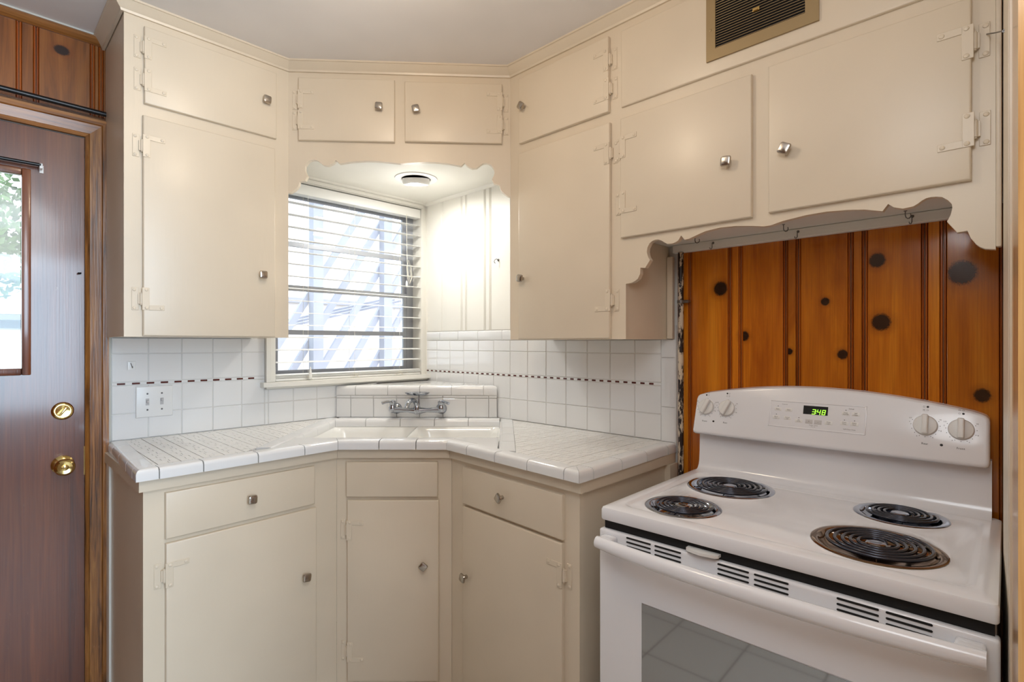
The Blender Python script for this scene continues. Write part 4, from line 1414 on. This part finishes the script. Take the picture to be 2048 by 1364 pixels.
ol.append((PL + 0.008, 0.0))
ol.append((PR - 0.008, 0.0))
ol += [(PR - 0.002, 0.003), (PR, 0.010)]
tr_ = arc_top(1.0)
for a in (0, 25, 50, 75):
    ol.append((PR - 0.018 + 0.018 * math.cos(R(a)), tr_ - 0.016 + 0.018 * math.sin(R(a))))
for i in range(1, 24):
    f = 1 - i / 24
    if 0.03 < f < 0.97:
        ol.append((PL + (PR - PL) * f, arc_top(f)))
tl_ = arc_top(0.0)
for a in (100, 125, 150, 180):
    ol.append((PL + 0.018 + 0.018 * math.cos(R(a)), tl_ - 0.016 + 0.018 * math.sin(R(a))))
ol += [(PL, 0.010), (PL + 0.002, 0.003)]
cxp = sum(p[0] for p in ol) / len(ol)


def ins(p, d_):
    return (cxp + (p[0] - cxp) * (1 - d_ / 0.36), 0.075 + (p[1] - 0.075) * (1 - d_ / 0.075))


rs = []
for d_, o_ in ((0.0, None), (0.0, -0.010), (0.001, -0.004), (0.004, -0.0008), (0.008, 0.0)):
    rg_ = []
    for p in ol:
        q_ = ins(p, d_)
        if o_ is None:
            v = pan_pt(q_[0], q_[1], 0)
            rg_.append((v.x, 0.608, v.z))
        else:
            rg_.append(tuple(pan_pt(q_[0], q_[1], o_)))
    rs.append(rg_)
bgp = part('control_panel', MB().loft(rs, True, True), 'enamel', rg, 40)


def on_panel(x, z):
    """height up the panel for a height above zero"""
    return (z - PB.z) / up.z


def pbox(mb, x0, x1, h0, h1, o0, o1, bev=0.0):
    return mb.box(x0, x1, h0, h1, o0, o1, bev, 2, PM)


# keypad with its raised frame
k0, k1, h0, h1 = 0.236, 0.485, on_panel(0, 1.010), on_panel(0, 1.086)
b = MB()
for x0, x1, a0, a1_ in ((k0, k0 + 0.004, h0, h1), (k1 - 0.004, k1, h0, h1), (k0, k1, h0, h0 + 0.003), (k0, k1, h1 - 0.003, h1)):
    pbox(b, x0, x1, a0, a1_, -0.0005, 0.0016, 0.0008)
part('keypad_frame', b, 'enamel', bgp, 40)
pad = [(0.260, 1.0605), (0.290, 1.0605), (0.257, 1.0365), (0.288, 1.0365), (0.319, 1.032), (0.396, 1.033), (0.436, 1.0625), (0.460, 1.0625), (0.434, 1.036), (0.458, 1.036)]
for x, z in pad:
    b = MB()
    h = on_panel(0, z)
    pbox(b, x - 0.0095, x + 0.0095, h - 0.0052, h + 0.0052, -0.0003, 0.0007, 0.0004)
    part('key', b, 'white_plastic', bgp, 40)
for x in (0.346, 0.369):
    b = MB()
    h = on_panel(0, 1.0325)
    pbox(b, x - 0.0095, x + 0.0095, h - 0.0062, h + 0.0062, -0.0003, 0.0008, 0.0004)
    part('key', b, 'pale_print', bgp, 40, 'grey plus or minus key')
b = MB()
pbox(b, 0.329, 0.392, on_panel(0, 1.0525), on_panel(0, 1.0765), -0.0003, 0.0008)
part('display', b, 'void_black', bgp)
# the clock reads 3:48 in slanted seven segment digits
SEGS = {'3': 'abcdg', '4': 'bcfg', '8': 'abcdefg'}
b = MB()
DHH = 0.0145
for ch, x in (('3', 0.3515), ('4', 0.3640), ('8', 0.3765)):
    w_, t_ = 0.0088, 0.0017
    hb_ = on_panel(0, 1.0535)
    sgm = {'a': (0, w_, DHH - t_, DHH), 'g': (0, w_, DHH / 2 - t_ / 2, DHH / 2 + t_ / 2), 'd': (0, w_, 0, t_), 'b': (w_ - t_, w_, DHH / 2, DHH), 'c': (w_ - t_, w_, 0, DHH / 2), 'f': (0, t_, DHH / 2, DHH), 'e': (0, t_, 0, DHH / 2)}
    for sname in SEGS[ch]:
        x0, x1, a0, a1_ = sgm[sname]
        nb = bmesh.new()
        sh = 0.14
        vs = [nb.verts.new((x + xx + sh * hh, hb_ + hh, oo)) for oo in (0.0008, 0.0012) for xx, hh in ((x0, a0), (x1, a0), (x1, a1_), (x0, a1_))]
        for f_ in ((3, 2, 1, 0), (4, 5, 6, 7), (0, 1, 5, 4), (1, 2, 6, 5), (2, 3, 7, 6), (3, 0, 4, 7)):
            nb.faces.new([vs[i] for i in f_])
        b._take(nb, PM)
for hh in (0.0025, 0.0085):
    pbox(b, 0.3613 + 0.14 * hh, 0.3628 + 0.14 * hh, on_panel(0, 1.0535) + hh, on_panel(0, 1.0535) + hh + 0.0016, 0.0008, 0.0012)
part('clock_digits', b, 'clock_green', bgp)


def text_mb(mb, txt, x, h, size, o=0.0004, align='CENTER'):
    cu = bpy.data.curves.new('lettering', 'FONT')
    cu.body = txt
    cu.size = size
    cu.align_x = align
    cu.align_y = 'CENTER'
    cu.resolution_u = 2
    ob = bpy.data.objects.new('lettering', cu)
    COL.objects.link(ob)
    dg = bpy.context.evaluated_depsgraph_get()
    me = bpy.data.meshes.new_from_object(ob.evaluated_get(dg))
    nb = bmesh.new()
    nb.from_mesh(me)
    mb._take(nb, PM @ Matrix.Translation((x, h, o)))
    bpy.data.objects.remove(ob)
    bpy.data.curves.remove(cu)
    bpy.data.meshes.remove(me)


b = MB()
for txt, x, z, s_ in (('Controls', 0.278, 1.0755, 0.0042), ('Bake', 0.260, 1.0605, 0.0048), ('Start', 0.290, 1.0605, 0.0048), ('Broil', 0.257, 1.0380, 0.0046), ('Hi/Lo', 0.257, 1.0335, 0.003), ('Cancel', 0.288, 1.0385, 0.0044), ('Off', 0.288, 1.0342, 0.0044),
                      ('Set', 0.319, 1.0342, 0.0044), ('Clock', 0.319, 1.0300, 0.0044), ('+', 0.346, 1.0325, 0.007), ('-', 0.369, 1.0325, 0.007), ('Temp / Time', 0.358, 1.0225, 0.0042), ('Hour  Min', 0.358, 1.0185, 0.0026), ('Oven', 0.396, 1.0352, 0.0046),
                      ('Light', 0.396, 1.0308, 0.0046), ('Settings', 0.449, 1.0760, 0.0042), ('Timer', 0.436, 1.0645, 0.0044), ('On/Off', 0.436, 1.0602, 0.0044), ('Self', 0.460, 1.0645, 0.0044), ('Clean', 0.460, 1.0602, 0.0044),
                      ('Cook', 0.434, 1.0382, 0.0044), ('Time', 0.434, 1.0338, 0.0044), ('Delay', 0.458, 1.0382, 0.0044), ('Start', 0.458, 1.0338, 0.0044)):
    text_mb(b, txt, x, on_panel(0, z), s_, 0.0011)
text_mb(b, 'Self-Clean Oven', 0.447, on_panel(0, 1.0205), 0.0044)
for x, z in ((0.260, 1.0695), (0.257, 1.0455), (0.319, 1.0405), (0.436, 1.0715), (0.434, 1.0450), (0.458, 1.0450)):
    h = on_panel(0, z)
    b.lathe([(0.0012, 0.0), (0.0012, 0.0009)], 8, PM @ Matrix.Translation((x, h, 0)))
part('key_lettering', b, 'print_grey', bgp)
# knobs with their dials
b = MB()
for x, z, lab, gz in ((0.041, 1.049, 'Front', (0, 0)), (0.108, 1.050, 'Rear', (0, 1)), (0.612, 1.049, 'Rear', (1, 1)), (0.682, 1.046, 'Front', (1, 0))):
    h = on_panel(0, z)
    text_mb(b, lab, x, h - 0.047, 0.0072)
    text_mb(b, 'OFF', x, h + 0.0275, 0.0040)
    text_mb(b, 'HI', x + 0.030, h + 0.017, 0.0045)
    text_mb(b, 'LO', x - 0.031, h + 0.017, 0.0045)
    for i in range(11):
        a = R(-205 + i * 23)
        b.lathe([(0.0009, 0.0), (0.0009, 0.0004)], 6, PM @ Matrix.Translation((x + 0.0295 * math.cos(a), h + 0.0295 * math.sin(a), 0)))
    for txt, a in (('8', -20), ('6', -62), ('4', -120), ('2', 168)):
        text_mb(b, txt, x + 0.0335 * math.cos(R(a)), h + 0.0335 * math.sin(R(a)), 0.0045)
    for gx in (0, 1):
        for gy in (0, 1):
            rr_ = 0.0026 if (gx, gy) == gz else 0.0021
            cxx, chh = x + (gx - 0.5) * 0.0075, h + 0.040 + gy * 0.0085
            if (gx, gy) == gz:
                b.lathe([(rr_, 0.0), (rr_, 0.0005)], 12, PM @ Matrix.Translation((cxx, chh, 0)))
            else:
                b.lathe([(rr_ - 0.0004, 0.0004), (rr_, 0.0004)], 12, PM @ Matrix.Translation((cxx, chh, 0)), False, False)
for x, z in ((0.070, 1.006), (0.645, 1.005)):
    b.lathe([(0.0032, 0.0), (0.0030, 0.0008)], 12, PM @ Matrix.Translation((x, on_panel(0, z), 0)))
part('dial_lettering', b, 'print_black', bgp)
kb = MB().lathe([(0.0255, 0.0), (0.0255, 0.004), (0.0235, 0.007), (0.0215, 0.0075)], 32)
kb.box(-0.0068, 0.0068, -0.0235, 0.0262, 0.0060, 0.0195, 0.0035, 3)
KB = shared('burner_knob', kb, 'white_plastic', 40)
for x, z, tw in ((0.041, 1.049, 22), (0.108, 1.050, 22), (0.612, 1.049, 0), (0.682, 1.046, 0)):
    o = bpy.data.objects.new('burner_knob', KB)
    COL.objects.link(o)
    o.parent = rg
    o.matrix_local = Matrix.Translation((0, 0, -FLOOR)) @ PM @ Matrix.Translation((x, on_panel(0, z), 0.0002)) @ Matrix.Rotation(R(-tw if x < 0.3 else tw), 4, 'Z')

# ------------------------------------------------------------------ the yard outside
struct('ground', MB().box(-8, 10, 0.16, 14, FLOOR - 0.35, FLOOR - 0.2), 'lawn')
struct('patio', MB().box(-0.6, 6, 0.17, 5.0, FLOOR - 0.2, FLOOR - 0.14), 'paver')
# slatted lattice stair-like arbor seen through the blind
ar = thing('garden_arbor', 'pale slatted garden arbor outside the window over the sink', 'arbor', (0.9, 2.1, FLOOR - 0.14))
for x in (0.376, 1.077, 1.75):
    part('post', MB().box(x - 0.9 - 0.045, x - 0.9 + 0.045, -0.045, 0.045, FLOOR - 0.14, 3.1), 'yard_paint', ar)
part('beam', MB().box(-1.2, 1.6, -0.06, 0.06, 3.1, 3.22), 'yard_paint', ar)
for i in range(12):
    x0 = -1.45 + i * 0.26
    part('slat', MB().box(-0.028, 0.028, 0.0, 0.035, 0.0, 3.0, mat=Matrix.Translation((x0, 0.05, 0.25)) @ Matrix.Rotation(R(32), 4, 'Y')), 'yard_paint', ar)
for i in range(3):
    part('bench_board', MB().box(-0.4, 0.9, -0.45 + i * 0.12, -0.35 + i * 0.12, 1.28 + i * 0.02, 1.30 + i * 0.02, mat=Matrix.Translation((0.1, 0.9, 0.25)) @ Matrix.Rotation(R(-14), 4, 'Y')), 'yard_paint', ar)
# white outbuilding beyond the arbor and the door
hs = thing('garage', 'white sided garage across the yard behind the door glass', 'building', (-1.2, 7.0, FLOOR - 0.2))
part('wall', MB().box(-1.6, 2.4, 0.0, 0.2, FLOOR - 0.2, 1.62), 'yard_white', hs)
for i in range(9):
    part('siding_board', MB().box(-1.6, 2.4, -0.02, 0.0, 0.1 + i * 0.15, 0.235 + i * 0.15), 'yard_white', hs)
part('eave', MB().box(-1.75, 2.55, -0.35, 0.3, 1.62, 1.80), 'yard_white', hs)
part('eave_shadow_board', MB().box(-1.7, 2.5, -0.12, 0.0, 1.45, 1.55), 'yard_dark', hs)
hs2 = thing('garden_wall', 'long pale garden wall behind the arbor', 'wall', (3.2, 6.0, FLOOR - 0.2))
part('wall', MB().box(-1.6, 4.0, 0.0, 0.2, FLOOR - 0.2, 1.9), 'yard_white', hs2)
part('coping', MB().box(-1.65, 4.05, -0.06, 0.26, 1.9, 1.98), 'yard_paint', hs2)


def tree(x, y, h, r, label, seed):
    rnd = random.Random(seed)
    t = thing('tree', label, 'tree', (x, y, FLOOR - 0.2))
    part('trunk', MB().tube([(0, 0, FLOOR - 0.2), (0.05, 0, 0.8), (0, 0.05, h)], [0.14, 0.11, 0.05], 8), 'bark', t, 60)
    verts, faces = [], []
    for i in range(2600):
        a, b_, c_ = rnd.gauss(0, 1), rnd.gauss(0, 1), rnd.gauss(0, 1)
        ln = math.sqrt(a * a + b_ * b_ + c_ * c_)
        rr_ = r * rnd.uniform(0.55, 1.0)
        p = Vector((a / ln * rr_, b_ / ln * rr_, h + c_ / ln * rr_ * 0.9 - (FLOOR - 0.2)))
        e1 = Vector((rnd.uniform(-1, 1), rnd.uniform(-1, 1), rnd.uniform(-1, 1))).normalized() * 0.09
        e2 = e1.orthogonal().normalized() * 0.045
        n0 = len(verts)
        verts += [p - e1, p + e2, p + e1, p - e2]
        faces.append((n0, n0 + 1, n0 + 2, n0 + 3))
    me = bpy.data.meshes.new('foliage')
    me.from_pydata([tuple(v) for v in verts], [], faces)
    me.materials.append(M['leaf'])
    o = part('foliage', me, 'leaf', t, None, None, True)


tree(-2.2, 9.6, 3.0, 1.5, 'leafy green tree behind the garage on its left', 3)
tree(1.6, 10.5, 3.3, 1.7, 'leafy green tree behind the garage on its right', 5)
